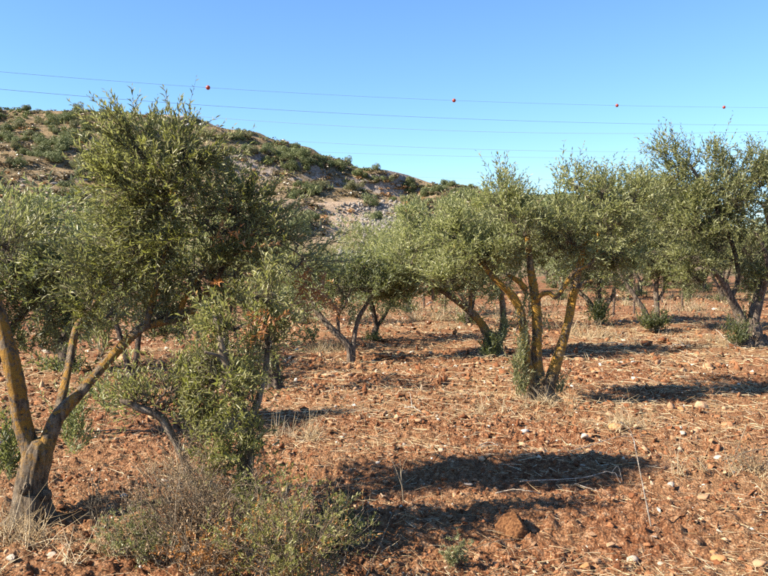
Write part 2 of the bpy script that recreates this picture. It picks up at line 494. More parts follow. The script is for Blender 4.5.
i = np.arange(XX.size).reshape(XX.shape)
HF = np.stack([i[:-1, :-1], i[1:, :-1], i[1:, 1:], i[:-1, 1:]], -1).reshape(-1, 4)
hill = mesh_np('hill', np.stack([XX.ravel(), YY.ravel(), ZZ], 1), HF, HILLM, smooth=True)
tag(hill, 'brown rocky hillside rising behind the grove', 'hill', kind='structure')

# farther hill, seen in the gap to the right
FX = [(-900, 262), (300, 240), (440, 214), (490, 203), (530, 197), (560, 194), (600, 200), (680, 222), (800, 240), (1000, 258), (1600, 262)]
fY0 = 520.0
fX = np.array([(p - CXP) / FPX * fY0 for p, q in FX]); fZ = np.array([at(p, q, fY0)[2] for p, q in FX])
def far_h(x, y):
    zr = np.interp(x, fX, fZ)
    s = np.clip((y - 330) / (fY0 - 330), 0, 1)
    return np.where(y > fY0, zr - .05 * (y - fY0), zr * s) + 6 * fbm(x * .012, y * .012, 4, 91) * np.sin(s * np.pi) + .8 * fbm(x * .1, y * .1, 3, 95) - 1
xs = np.linspace(-700, 700, 200); ys = np.linspace(320, 760, 90)
XX, YY = np.meshgrid(xs, ys, indexing='ij')
i = np.arange(XX.size).reshape(XX.shape)
FHF = np.stack([i[:-1, :-1], i[1:, :-1], i[1:, 1:], i[:-1, 1:]], -1).reshape(-1, 4)
fh = mesh_np('distant_hill', np.stack([XX.ravel(), YY.ravel(), far_h(XX.ravel(), YY.ravel())], 1), FHF, HILLM, smooth=True)
tag(fh, 'hazy distant hill in the gap between the crowns', 'hill', kind='structure')

# ------------------------------------------------------------------ rocks
ICO = {}
def ico(level):
    if level in ICO: return ICO[level]
    import bmesh
    bm = bmesh.new(); bmesh.ops.create_icosphere(bm, subdivisions=level, radius=1)
    bm.verts.ensure_lookup_table()
    V = np.array([v.co[:] for v in bm.verts]); F = np.array([[v.index for v in f.verts] for f in bm.faces]); bm.free()
    ICO[level] = (V, F); return V, F

def rock_shape(seed, level=2, cuts=12, flat=.75, depth=.42):
    rg = np.random.default_rng(seed)
    V, F = ico(level); V = V.copy()
    for k in range(cuts):
        nrm = norm(rg.normal(size=3)); off = rg.uniform(1 - depth * 1.6, 1 - depth * .3)
        dd = V @ nrm - off
        V = V - np.where(dd > 0, dd, 0)[:, None] * nrm
    V = V * (1 + .07 * rg.normal(size=(len(V), 1)))
    V[:, 2] *= flat
    return V, F

def rock_mesh(name, seed, mat, level=2, **k):
    V, F = rock_shape(seed, level, **k)
    return mesh_np(name, V, F, mat, link=False)

# ------------------------------------------------------------------ leaves and shoots
def leaves(O, D, L, m, leaf, lw, rg, ang=42, bend=None, start=.12, jitter=.35, up=0.15):
    """O, D, L: shoot bases, directions, lengths; m leaves on each. -> verts, tris, rnd"""
    n = len(O)
    t = np.linspace(start, 1.0, m)[None, :] + rg.uniform(-.4, .4, (n, m)) / m
    t = np.clip(t, .03, 1.03)
    if bend is None: bend = rg.normal(size=(n, 3)) * .25 + np.array([0, 0, -.12])
    P = O[:, None] + (D[:, None] * t[..., None] + bend[:, None] * (t ** 2)[..., None]) * L[:, None, None]
    T = norm(D[:, None] + 2 * bend[:, None] * t[..., None])
    r0 = rg.normal(size=(n, 3)); S0 = norm(np.cross(D, r0)); S1 = np.cross(D, S0)
    ph = np.arange(m) * (np.pi * .5) * 1.0 + np.where(np.arange(m) % 2, np.pi * .5, 0)
    ph = (np.arange(m) % 2) * np.pi + (np.arange(m) // 2 % 2) * np.pi / 2
    ph = ph[None] + rg.normal(size=(n, m)) * jitter
    S = norm(np.cos(ph)[..., None] * S0[:, None] + np.sin(ph)[..., None] * S1[:, None])
    A = np.radians(ang + rg.normal(size=(n, m)) * 14)
    ld = norm(T * np.cos(A)[..., None] + S * np.sin(A)[..., None] + np.array([0, 0, up]))
    nn = norm(np.cross(np.cross(ld, T * np.sin(A)[..., None] - S * np.cos(A)[..., None]), ld))
    nn = norm(nn + rg.normal(size=nn.shape) * .35); wv = norm(np.cross(ld, nn)); nn = np.cross(wv, ld)
    sc = rg.uniform(.48, 1.25, (n, m)) * (1 - .35 * np.clip(t, 0, 1) ** 4)
    ll = (leaf * sc)[..., None]; ww = (lw * sc)[..., None] * .5
    base = P; tip = P + ld * ll - nn * ll * .08
    mid = P + ld * ll * .48 + nn * ll * .04
    V = np.stack([base, mid + wv * ww + nn * ww * .35, tip, mid - wv * ww + nn * ww * .35], 2).reshape(-1, 3)
    k = np.arange(n * m)[:, None] * 4
    F = np.stack([k + np.array([[0, 1, 2]]), k + np.array([[0, 2, 3]])], 1).reshape(-1, 3)
    rr = np.clip(rg.beta(2.2, 2.6, n * m) + .12 * (rg.random(n)[:, None] - .5).repeat(m, 1).ravel(), 0, 1)
    flip = nn.reshape(-1, 3)[:, 2] < 0
    return V, F, np.repeat(rr, 2), P

def stems(O, D, L, r0, rg, bend, sides=3, seg=2):
    """thin shoots carrying leaves"""
    n = len(O); t = np.linspace(0, 1, seg + 1)
    P = O[:, None] + (D[:, None] * t[None, :, None] + bend[:, None] * (t ** 2)[None, :, None]) * L[:, None, None]
    u = norm(np.cross(D, rg.normal(size=(n, 3)))); v = np.cross(D, u)
    an = np.linspace(0, 2 * np.pi, sides, endpoint=False)
    ring = np.cos(an)[None, :, None] * u[:, None] + np.sin(an)[None, :, None] * v[:, None]
    rad = r0 * (1 - .75 * t)
    V = (P[:, :, None] + ring[:, None] * rad[None, :, None, None]).reshape(-1, 3)
    base = np.arange(n)[:, None, None] * ((seg + 1) * sides)
    i_, s_ = np.meshgrid(np.arange(seg), np.arange(sides), indexing='ij')
    s2 = (s_ + 1) % sides
    q = np.stack([i_ * sides + s_, i_ * sides + s2, (i_ + 1) * sides + s2, (i_ + 1) * sides + s_], -1).reshape(1, -1, 4)
    return V, (base + q).reshape(-1, 4)

TRIS = [0]
def olive(label, base, Y, limbs, clumps, mat, leaf=.058, lw=.014, per=16, shoot=(.18, .36), bark=BARK, suckers=(), dead=(), seed=1,
          trunk_knob=.12, spray=(0, .1, .55), nbr=9, nsh=1.0, ang=42, group=None, extra_label=None, twigmat=None, stemr=.0022, roots=0):
    """limbs[0] is the trunk; points (px, py, dY, radius px). clumps (px, py, dY, rx px, ry px, rdepth m, shoots)"""
    rg = np.random.default_rng(seed)
    b = at(base[0], base[1], Y)
    b[2] = min(b[2], 0.0)
    zb = gh(b[0], b[1])
    root = empty('olive_tree', (b[0], b[1], zb))
    tag(root, label, 'olive tree', group)
    off = np.array([b[0], b[1], zb])
    skel = []
    for k, lm in enumerate(limbs):
        P = np.array([at(p[0], p[1], Y + p[2]) for p in lm]) - off
        rad = np.array([p[3] * (Y + p[2]) / FPX for p in lm]) * (.9 if k else 1)
        if k == 0:
            P[0, 2] = -.12
        sm = catmull(np.hstack([P, rad[:, None]]), 6 if k else 10)
        path, rr = sm[:, :3], np.maximum(sm[:, 3], .003)
        if k == 0:   # flare and burls at the foot
            h = path[:, 2]
            rr = rr * (1 + .32 * np.exp(-np.clip(h, 0, 9) / .09))
        path = path + rg.normal(size=path.shape) * rr[:, None] * (0 if k == 0 else .03)
        tube_obj('trunk' if k == 0 else 'branch', path, rr, bark, root, 30 if k == 0 else 12, trunk_knob * .7 if k == 0 else trunk_knob * .6, seed * 31 + k)
        skel.append(path[len(path) // 3 if k else len(path) * 3 // 4:])
    SK = np.vstack(skel)
    r_b = limbs[0][0][3] * Y / FPX
    if roots:
        for q in range(roots):      # root flares and burls at the foot
            aa = q * 6.283 / roots + rg.uniform(-.4, .4); c_a, s_a = math.cos(aa), math.sin(aa)
            P = np.array([[c_a * r_b * .55, s_a * r_b * .55, .16 + .05 * rg.random()], [c_a * r_b * 1.0, s_a * r_b * 1.0, .06], [c_a * r_b * 1.7, s_a * r_b * 1.7, .0], [c_a * r_b * 2.6, s_a * r_b * 2.6, -.07]])
            sm = catmull(P, 4); tube_obj('root', sm, np.interp(np.arange(len(sm)), [0, len(sm) - 1], [r_b * .5, r_b * .22]), bark, root, 10, .12, seed * 7 + q)
        for q in range(3):
            aa = [3.4, 4.6, 5.9][q] + rg.uniform(-.3, .3); zz = [.14, .26, .2][q]
            V, F = rock_shape(seed * 3 + q, 4, 4, 1.0, .25)
            V = V * (1 + .3 * fbm(V[:, 0] * 3 + V[:, 2], V[:, 1] * 3, 3, q)[:, None]) * r_b * .38 + [math.cos(aa) * r_b * .8, math.sin(aa) * r_b * .8, zz]
            mesh_np('burl', V, F, bark, root, smooth=True)
    tw = Bag(); LV = []; n0 = 0
    SB_V, SB_F, nsb = [], [], 0
    allO, allD, allL = [], [], []
    for cl in clumps:
        px, py, dy, rx, ry, rz, ns = cl[:7]
        lean = np.array(cl[7]) if len(cl) > 7 else np.array(spray)
        cc = at(px, py, Y + dy) - off
        ax = np.array([rx * (Y + dy) / FPX, rz, ry * (Y + dy) / FPX])
        ax = np.maximum(ax - .5 * (shoot[0] + shoot[1]) / 2, ax * .45)
        nb = max(3, int(nbr * (ns / 100) ** .5))
        tg = norm(rg.normal(size=(nb, 3))) * rg.uniform(.25, .85, (nb, 1)) ** .6 * ax * .8 + cc
        tg[:, 2] = np.maximum(tg[:, 2], .15)
        tg = tg[np.argsort([np.min(np.linalg.norm(SK - q, axis=1)) for q in tg])]
        nodes = [cc[None]]
        bd = []
        for q in tg:
            dist = np.linalg.norm(SK - q, axis=1) + .6 * np.maximum(SK[:, 2] - q[2], 0)
            j = int(np.argmin(dist)); s = SK[j]
            ln = np.linalg.norm(q - s)
            mid = (s + q) / 2 + rg.normal(size=3) * .10 * ln + np.array([0, 0, .10 * ln])
            t = np.linspace(0, 1, 7)[:, None]
            pth = s * (1 - t) ** 2 + 2 * mid * t * (1 - t) + q * t * t
            pth[1:-1] += rg.normal(size=(5, 3)) * .02 * ln
            r_a = np.clip(.006 + .010 * ln, .005, .022)
            tw.add(*tube(pth, np.linspace(r_a, .0035, 7), 5, cap=False))
            SK = np.vstack([SK, pth[2:]])
            nodes.append(pth[2:])
        nd = np.vstack(nodes[1:])
        ns_ = int(ns * nsh)
        o = nd[rg.integers(0, len(nd), ns_)]
        # leafy sprays: shoots bunched round a number of twig ends, with gaps between the bunches
        nc = max(4, int(ns_ / 11))
        cen = norm(rg.normal(size=(nc, 3))) * (rg.random((nc, 1)) ** .42) * ax
        cd = norm(norm(cen / ax) * .75 + lean * 1.15 + rg.normal(size=(nc, 3)) * .34)
        wt = rg.random(nc) + .25
        ci = rg.choice(nc, ns_, p=wt / wt.sum())
        sd = .34 * (4.2 * ax[0] * ax[1] * ax[2] / nc) ** (1 / 3)
        tgt = cc + cen[ci] + np.clip(rg.normal(size=(ns_, 3)), -1.4, 1.4) * sd + cd[ci] * rg.uniform(-1.0, .9, (ns_, 1)) * sd
        cn = cc + cen - cd * sd * 1.2
        o = nd[np.argmin(np.linalg.norm(nd[None] - cn[:, None], axis=2), 1)][ci]
        o2 = tgt
        o2[:, 2] = np.maximum(o2[:, 2], .04)
        d = norm(cd[ci] + rg.normal(size=(ns_, 3)) * .27 + norm(tgt - cc - cen[ci]) * .22)
        # connecting twiglets
        L0 = np.linalg.norm(o2 - o, axis=1)
        sv, sf = stems(o, norm(o2 - o + 1e-6), L0, stemr * 1.25, rg, np.zeros((ns_, 3)), 3, 1)
        SB_V.append(sv); SB_F.append(sf + nsb); nsb += len(sv)
        allO.append(o2); allD.append(d); allL.append(rg.uniform(*shoot, ns_))
    O, D, L = np.vstack(allO), np.vstack(allD), np.concatenate(allL)
    bend = rg.normal(size=(len(O), 3)) * .18 + np.array([0, 0, -.05])
    V, F, A, _ = leaves(O, D, L, per, leaf, lw, rg, bend=bend, ang=ang)
    zok = V[:, 2]
    V[:, 2] = np.maximum(zok, .0)
    cr = mesh_np('crown', V, F, mat, root, A); tag(cr, kind='stuff'); TRIS[0] += len(F)
    sv, sf = stems(O, D, L, stemr, rg, bend)
    SB_V.append(sv); SB_F.append(sf + nsb); nsb += len(sv)
    tw.add(np.vstack(SB_V), np.vstack(SB_F))
    t_ = tw.build('twigs', twigmat or TWIG, root); tag(t_, kind='stuff'); TRIS[0] += 2 * len(np.vstack(tw.F))
    for (nm, lst, m2) in (('sucker_shoots', suckers, None), ('withered_sprig', dead, LEAF_DEAD)):
        for (px, py, dy, rx, ry, rz, ns, *mm) in lst:
            cc = at(px, py, Y + dy) - off
            ax = np.array([rx * (Y + dy) / FPX, rz, ry * (Y + dy) / FPX])
            tgt = cc + norm(rg.normal(size=(ns, 3))) * rg.random((ns, 1)) ** .45 * ax
            if nm == 'sucker_shoots':
                org = np.stack([cc[0] + rg.normal(size=ns) * ax[0] * .35, cc[1] + rg.normal(size=ns) * ax[1] * .35, np.full(ns, max(-.02, cc[2] - ax[2]))], 1)
                o = org + (tgt - org) * rg.uniform(.1, .95, (ns, 1))
                d = norm(norm(tgt - org + 1e-6) + np.array([0, 0, .5]) + rg.normal(size=(ns, 3)) * .3)
            else:
                o = tgt; d = norm(rg.normal(size=(ns, 3)) * .6 + np.array([0, 0, -.3]))
            o[:, 2] = np.maximum(o[:, 2], .0)
            L = rg.uniform(shoot[0] * .7, shoot[1] * .8, ns)
            bend = rg.normal(size=(ns, 3)) * .15
            V, F, A, _ = leaves(o, d, L, per, leaf * .85, lw * .95, rg, bend=bend, ang=38)
            V[:, 2] = np.maximum(V[:, 2], .005)
            q = mesh_np(nm, V, F, (mm[0] if mm else None) or m2 or LEAF_SUCK, root, A); tag(q, kind='stuff'); TRIS[0] += len(F)
    return root

G_NEAR = None
# T1: big tree at the left edge
olive('nearest olive tree at the left edge with thick forked trunk and tall dark crown', (33, 524), 4.83,
      [[(33, 528, 0, 17), (30, 505, 0, 16), (31, 480, 0, 14), (37, 455, 0, 14), (41, 442, 0, 10)],
       [(35, 468, .0, 11), (23, 425, 0, 10), (16, 385, -.05, 10), (9, 352, -.08, 9), (0, 318, -.1, 8), (-12, 275, -.1, 6), (-18, 225, -.05, 4)],
       [(42, 458, 0, 10), (57, 418, .05, 8), (84, 388, .12, 6), (110, 359, .25, 5.2), (140, 329, .35, 5), (162, 322, .4, 4.2), (186, 316, .45, 4), (203, 296, .5, 3), (230, 260, .5, 2.5)],
       [(56, 420, .05, 6), (66, 380, .25, 4.2), (72, 348, .4, 4.6), (78, 325, .45, 4), (92, 308, .5, 3), (104, 285, .5, 2.4), (112, 255, .5, 1.8), (120, 225, .5, 1.3)],
       [(146, 325, .35, 4), (154, 295, .38, 3.2), (160, 272, .4, 2.8), (172, 230, .4, 2.2), (176, 190, .4, 1.6)],
       [(178, 318, .44, 3), (185, 298, .42, 3), (190, 288, .4, 2.4), (205, 270, .4, 2)]],
      [(162, 190, .35, 60, 46, .36, 380, (-.25, .0, .4)), (215, 220, .5, 60, 46, .40, 290, (.0, 0, .35)), (148, 243, .4, 62, 46, .4, 310, (-.3, 0, .3)),
       (256, 232, .5, 48, 44, .36, 125, (.3, -.1, .25)), (298, 262, .5, 32, 32, .3, 52, (.4, -.1, .12)), (205, 275, .5, 75, 34, .4, 210, (.1, -.1, .2)),
       (120, 184, .3, 28, 30, .25, 100, (-.5, 0, .35)), (144, 150, .3, 32, 28, .24, 150, (-.45, 0, .4)), (190, 154, .4, 40, 28, .26, 170, (-.15, 0, .45)), (246, 196, .5, 26, 24, .25, 60, (.15, 0, .4)), (296, 244, .5, 16, 14, .2, 9, (.3, 0, .4)),
       (-10, 245, -.1, 50, 55, .4, 110, (-.1, 0, .4)), (110, 280, .5, 50, 32, .4, 150, (-.2, 0, .3)), (225, 305, .5, 55, 22, .35, 64, (.1, -.1, .1)), (85, 305, .4, 34, 30, .3, 90, (-.2, 0, .3)),
       (100, 355, .35, 16, 26, .15, 24, (-.1, 0, .3)), (160, 315, .4, 40, 22, .3, 60, (0, 0, .2))],
      LEAF_WARM, leaf=.058, lw=.0130, per=17, shoot=(.21, .38), ang=34, bark=BARK_LICHEN, roots=6, nsh=0.62, seed=11, stemr=.0024,
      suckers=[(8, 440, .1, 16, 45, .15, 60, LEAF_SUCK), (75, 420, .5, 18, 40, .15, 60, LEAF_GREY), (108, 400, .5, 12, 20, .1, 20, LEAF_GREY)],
      dead=[(314, 285, .5, 18, 22, .1, 26), (240, 255, .2, 60, 40, .2, 10)])

# T1b: grey-green tree behind it
olive('grey green olive tree behind the nearest trunk at the left edge', (-22, 432), 7.1,
      [[(-22, 436, 0, 10), (-20, 410, 0, 9), (-16, 385, 0, 8)], [(-16, 390, 0, 7), (5, 340, .1, 5), (30, 300, .2, 4), (50, 265, .3, 3)], [(-18, 390, 0, 6), (-30, 330, 0, 5), (-20, 270, 0, 4)]],
      [(20, 258, 0, 58, 42, .5, 330), (75, 275, .2, 42, 34, .45, 220), (40, 305, .1, 60, 34, .5, 300), (-20, 290, 0, 50, 60, .5, 200), (25, 225, .1, 30, 18, .3, 70), (100, 310, .3, 30, 30, .4, 110), (35, 345, .2, 45, 16, .35, 90)],
      LEAF_GREY, leaf=.064, lw=.016, per=16, nsh=0.75, seed=12, bark=BARK)

# T2: bushy tree in front of the left limb
olive('bushy low olive with a dark trunk rising from dry scrub, left of centre foreground', (242, 543), 4.47,
      [[(242, 545, 0, 9), (242, 516, 0, 9), (243, 490, 0, 8), (246, 460, 0, 8), (246, 432, 0, 8)],
       [(246, 440, 0, 7), (241, 408, 0, 6), (230, 380, -.05, 5), (222, 350, -.08, 4), (215, 315, -.05, 3)],
       [(246, 435, 0, 5), (258, 400, .05, 4), (266, 365, .1, 3.4), (268, 325, .1, 2.6)],
       [(225, 520, .1, 4), (196, 486, .12, 4), (178, 447, .08, 4.2), (161, 418, .05, 4.6), (140, 408, .02, 4), (121, 400, 0, 3.2)],
       [(243, 420, 0, 3), (232, 375, -.1, 2.6), (222, 358, -.15, 2), (205, 352, -.2, 1.6)]],
      [(215, 372, -.1, 56, 42, .28, 190), (262, 345, .05, 36, 46, .25, 150), (165, 388, .0, 50, 28, .22, 120), (200, 425, .0, 46, 34, .22, 150), (245, 405, -.12, 32, 36, .2, 120),
       (235, 325, 0, 45, 24, .25, 90), (265, 295, .05, 36, 26, .25, 80), (140, 398, 0, 24, 18, .15, 40), (158, 402, .05, 44, 30, .22, 130), (185, 440, .0, 34, 30, .2, 90), (236, 455, -.15, 26, 34, .16, 100), (215, 470, -.05, 26, 26, .15, 60), (262, 440, -.05, 18, 30, .15, 50), (240, 490, -.15, 18, 22, .12, 46)],
      LEAF_BUSHY, leaf=.048, lw=.013, per=16, shoot=(.16, .30), bark=BARK_PALE, nsh=0.44, seed=13, dead=[(268, 316, -.1, 9, 10, .06, 9)])

# T3..T5 behind
olive('slim dark stemmed olive just right of the bushy foreground olive', (275, 394), 9.45,
      [[(275, 396, 0, 7), (275, 380, 0, 7), (272, 362, 0, 5), (266, 340, 0, 4)]],
      [(275, 330, 0, 38, 38, .5, 200), (290, 300, .1, 34, 30, .5, 170), (250, 300, .1, 30, 30, .5, 120)],
      LEAF_GREEN, leaf=.072, lw=.019, per=14, nsh=0.36, seed=14, bark=BARK_DARK, suckers=[(277, 378, 0, 10, 16, .15, 20, LEAF_SUCK)])
olive('small twin stemmed olive seen under the long left limb', (131, 386), 10.0,
      [[(131, 388, 0, 5), (130, 376, 0, 5)], [(130, 380, 0, 4), (126, 358, 0, 3), (120, 335, 0, 3), (110, 310, 0, 2.5)], [(132, 380, 0, 4), (137, 352, 0, 3), (140, 325, 0, 3)]],
      [(130, 305, 0, 50, 34, .6, 260), (170, 330, .3, 34, 24, .5, 110), (90, 330, .3, 30, 24, .5, 90)],
      LEAF_GREY, leaf=.075, lw=.02, per=14, seed=15, bark=BARK_DARK)
olive('slender olive with a wide v of two thin stems, left of the centre', (351, 360), 12.5,
      [[(351, 362, 0, 4.2), (350, 352, 0, 3.6), (345, 342, 0, 3.4), (331, 328, 0, 3), (318, 313, 0, 2.6), (312, 300, 0, 2.2), (305, 280, 0, 1.8)],
       [(353, 360, 0, 3), (354, 340, .05, 2.6), (358, 320, .1, 2.5), (367, 304, .1, 2.2), (378, 285, .1, 1.8)],
       [(339, 336, 0, 2), (338, 318, 0, 2), (341, 310, 0, 1.8), (347, 300, 0, 1.4), (352, 285, 0, 1.2)]],
      [(345, 285, 0, 44, 24, .7, 260), (312, 292, 0, 26, 20, .6, 120), (382, 280, .2, 34, 26, .7, 220), (358, 268, .2, 30, 14, .6, 110), (400, 290, .3, 22, 16, .5, 70)],
      LEAF_GREY, leaf=.085, lw=.022, per=14, seed=16, dead=[(332, 292, -.3, 9, 16, .15, 8)], bark=BARK)
# T6
olive('wide crowned olive leaning left behind the central trunk, dark suckers at its foot', (497, 356), 12.9,
      [[(497, 358, 0, 9), (494, 345, 0, 8), (490, 336, 0, 7)], [(491, 340, 0, 5.5), (479, 321, 0, 4.5), (466, 308, 0, 3.8), (450, 296, 0, 3.2), (425, 280, -.1, 2.5)],
       [(498, 345, 0, 4.5), (503, 325, .1, 3.6), (502, 300, .1, 3.2), (492, 265, .1, 2.8)], [(470, 312, 0, 2), (470, 285, -.1, 2), (462, 250, -.1, 1.8)],
       [(433, 300, -.5, 1.6), (432, 280, -.5, 1.8), (428, 262, -.5, 1.6)]],
      [(415, 262, -.2, 50, 36, .9, 420), (465, 245, -.1, 52, 46, .9, 520), (412, 240, 0, 26, 24, .7, 150), (440, 232, 0, 40, 26, .8, 260), (498, 210, .2, 30, 26, .7, 200), (500, 188, .2, 14, 13, .4, 36, (0, 0, .8)),
       (412, 216, 0, 18, 10, .4, 24, (0, 0, .6)), (440, 214, 0, 14, 10, .4, 16, (0, 0, .6)), (400, 290, -.1, 26, 22, .6, 120), (455, 285, 0, 44, 20, .7, 190), (500, 260, .2, 36, 40, .8, 260)],
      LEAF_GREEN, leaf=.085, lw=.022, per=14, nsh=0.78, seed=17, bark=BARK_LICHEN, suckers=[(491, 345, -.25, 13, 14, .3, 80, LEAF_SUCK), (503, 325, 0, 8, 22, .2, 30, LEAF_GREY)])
# T7 the central tree
olive('central olive with three yellow lichened limbs splitting near the ground', (541, 403), 8.83,
      [[(545, 405, 0, 12), (541, 392, 0, 11), (538, 380, 0, 9)],
       [(537, 394, 0, 7), (528, 365, .0, 5.5), (524, 335, .0, 5), (520, 310, .0, 4.6), (510, 293, .0, 4.4), (498, 282, 0, 3.4), (480, 262, 0, 2.6)],
       [(540, 388, 0, 8), (537, 362, .05, 6.5), (537, 335, .05, 5.5), (536, 308, .05, 5.4), (533, 285, .05, 4.8), (530, 262, .05, 3.8), (526, 225, .1, 2.6)],
       [(547, 392, 0, 8), (554, 370, .0, 6.6), (563, 340, .0, 5.2), (569, 318, .0, 4.6), (573, 297, .0, 4.8), (577, 277, 0, 4), (585, 240, 0, 2.6)],
       [(536, 302, 0, 2.8), (541, 295, -.08, 2.6), (549, 293, -.12, 2.6), (556, 297, -.14, 2.6), (564, 287, -.15, 2.4), (574, 272, -.15, 2.2), (590, 264, -.12, 2), (597, 250, -.1, 1.6), (598, 232, -.1, 1.2)],
       [(573, 300, -.05, 3), (578, 288, -.1, 2.6), (585, 282, -.12, 2.2), (592, 281, -.12, 1.8)],
       [(527, 290, .0, 3.2), (518, 281, .0, 3), (508, 275, 0, 2)],
       [(612, 269, .4, 2.8), (616, 256, .4, 2), (628, 246, .4, 1.6), (646, 234, .4, 1.2)]],
      [(518, 232, 0, 40, 36, .55, 330), (475, 255, -.05, 42, 32, .55, 330), (562, 232, .05, 40, 36, .55, 300), (605, 222, .15, 40, 36, .6, 300), (612, 255, .2, 34, 24, .5, 190), (548, 252, .5, 46, 22, .5, 170),
       (503, 205, 0, 26, 18, .4, 90, (0, 0, .7)), (575, 182, .1, 22, 18, .35, 55, (-.1, 0, .8)), (600, 195, .1, 26, 20, .4, 90, (0, 0, .8)), (502, 186, .1, 12, 12, .2, 16, (0, 0, .9)), (450, 275, -.05, 26, 22, .4, 100), (630, 200, .2, 26, 26, .5, 130),
       (455, 235, 0, 30, 24, .4, 130)],
      LEAF_GREEN, leaf=.066, lw=.0165, per=16, shoot=(.20, .36), bark=BARK_ORANGE, roots=5, nsh=0.74, seed=18,
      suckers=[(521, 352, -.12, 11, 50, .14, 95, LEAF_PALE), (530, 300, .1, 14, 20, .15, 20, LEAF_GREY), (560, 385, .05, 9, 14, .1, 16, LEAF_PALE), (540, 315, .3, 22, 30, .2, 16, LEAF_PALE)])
# T8..T10 right
olive('olive with a dark bushy foot and bare curved stub, right of the central trunk', (600, 323), 19.4,
      [[(600, 324, 0, 4), (599, 317, 0, 3.6)], [(599, 318, 0, 2.8), (588, 300, 0, 2.4), (578, 290, 0, 2), (572, 270, 0, 1.6)], [(600, 318, 0, 2.8), (608, 303, 0, 2.4), (613, 295, 0, 2.2), (614, 288, 0, 1.8)], [(600, 316, .1, 2.4), (600, 285, .2, 2), (604, 255, .2, 1.6)]],
      [(600, 262, 0, 40, 24, 1.0, 260), (570, 255, .3, 34, 28, .9, 230), (625, 240, .3, 34, 30, .9, 240), (595, 225, .5, 36, 26, .9, 220), (590, 282, .4, 40, 14, .9, 130)],
      LEAF_GREY, leaf=.115, lw=.030, per=12, shoot=(.3, .5), seed=19, suckers=[(599, 312, -.2, 14, 12, .35, 90, LEAF_SUCK)], stemr=.003)
olive('olive on two short stems with grey green suckers, between centre and right tree', (655, 331), 17.5,
      [[(655, 333, 0, 4.4), (654, 325, 0, 4)], [(653, 327, 0, 3), (645, 312, 0, 2.8), (636, 298, 0, 2.4), (624, 280, 0, 2), (615, 262, 0, 1.6)], [(656, 328, 0, 3.4), (657, 308, 0, 3), (656, 288, 0, 2.6), (660, 260, 0, 2)], [(658, 300, 0, 1.8), (664, 290, 0, 1.4), (668, 275, 0, 1.2)]],
      [(652, 255, 0, 50, 26, .9, 330), (625, 225, .2, 36, 32, .9, 260), (675, 235, .2, 44, 34, .9, 330), (650, 200, .3, 40, 28, .8, 250), (630, 190, .3, 22, 16, .6, 60, (0, 0, .7)), (608, 202, .2, 38, 26, .8, 210), (648, 184, .3, 36, 22, .7, 170), (668, 200, .2, 34, 28, .8, 190), (690, 222, .2, 34, 28, .8, 160), (588, 182, .2, 22, 18, .6, 60, (0, 0, .6)), (690, 270, .1, 26, 14, .6, 90), (640, 277, .2, 42, 15, .8, 150), (675, 282, .3, 34, 14, .7, 110)],
      LEAF_GREEN, leaf=.105, lw=.027, per=13, shoot=(.28, .46), nsh=.85, seed=20, suckers=[(648, 322, -.2, 11, 10, .3, 60, LEAF_SUCK), (662, 323, -.1, 8, 9, .25, 34, LEAF_SUCK)], stemr=.003)
olive('tall olive at the right edge with thick forked trunk and high pointed crown', (752, 349), 14.1,
      [[(753, 352, 0, 13), (750, 338, 0, 11), (748, 326, 0, 10)], [(745, 330, 0, 6), (738, 312, 0, 5), (730, 297, -.1, 4.2), (722, 280, -.2, 3.6), (712, 270, -.3, 3), (696, 269, -.4, 2)],
       [(752, 330, 0, 6.5), (757, 305, 0, 6), (764, 280, .1, 5), (775, 250, .2, 4), (765, 205, .2, 2.6)], [(731, 298, -.1, 2.6), (738, 280, 0, 2.6), (734, 250, 0, 2.4), (715, 205, 0, 2), (690, 165, 0, 1.4)],
       [(757, 305, 0, 3), (768, 270, -.3, 2.8), (762, 245, -.4, 2.6), (755, 232, -.4, 2)]],
      [(730, 205, 0, 54, 42, .9, 620), (690, 180, .1, 38, 36, .8, 330, (-.1, 0, .6)), (668, 152, .1, 15, 18, .4, 46, (-.15, 0, .9)), (745, 175, .1, 34, 24, .6, 200, (0, 0, .7)), (753, 155, .1, 10, 12, .3, 18, (0, 0, .9)), (735, 250, -.1, 46, 26, .8, 260),
       (700, 225, -.1, 44, 34, .8, 360), (715, 162, .1, 26, 16, .5, 70, (0, 0, .8)), (790, 210, 0, 40, 60, .8, 360), (765, 270, 0, 26, 20, .6, 80), (690, 258, -.2, 30, 16, .6, 110), (658, 210, .1, 22, 26, .5, 90), (705, 278, .2, 34, 15, .6, 130), (745, 285, .4, 30, 16, .6, 110)],
      LEAF_GREEN, leaf=.090, lw=.023, per=14, shoot=(.26, .46), roots=5, nsh=.84, seed=21, bark=BARK, suckers=[(738, 332, -.2, 12, 16, .3, 60, LEAF_SUCK), (752, 315, .3, 8, 14, .2, 16, LEAF_SUCK)], stemr=.003,
      extra_label=None)

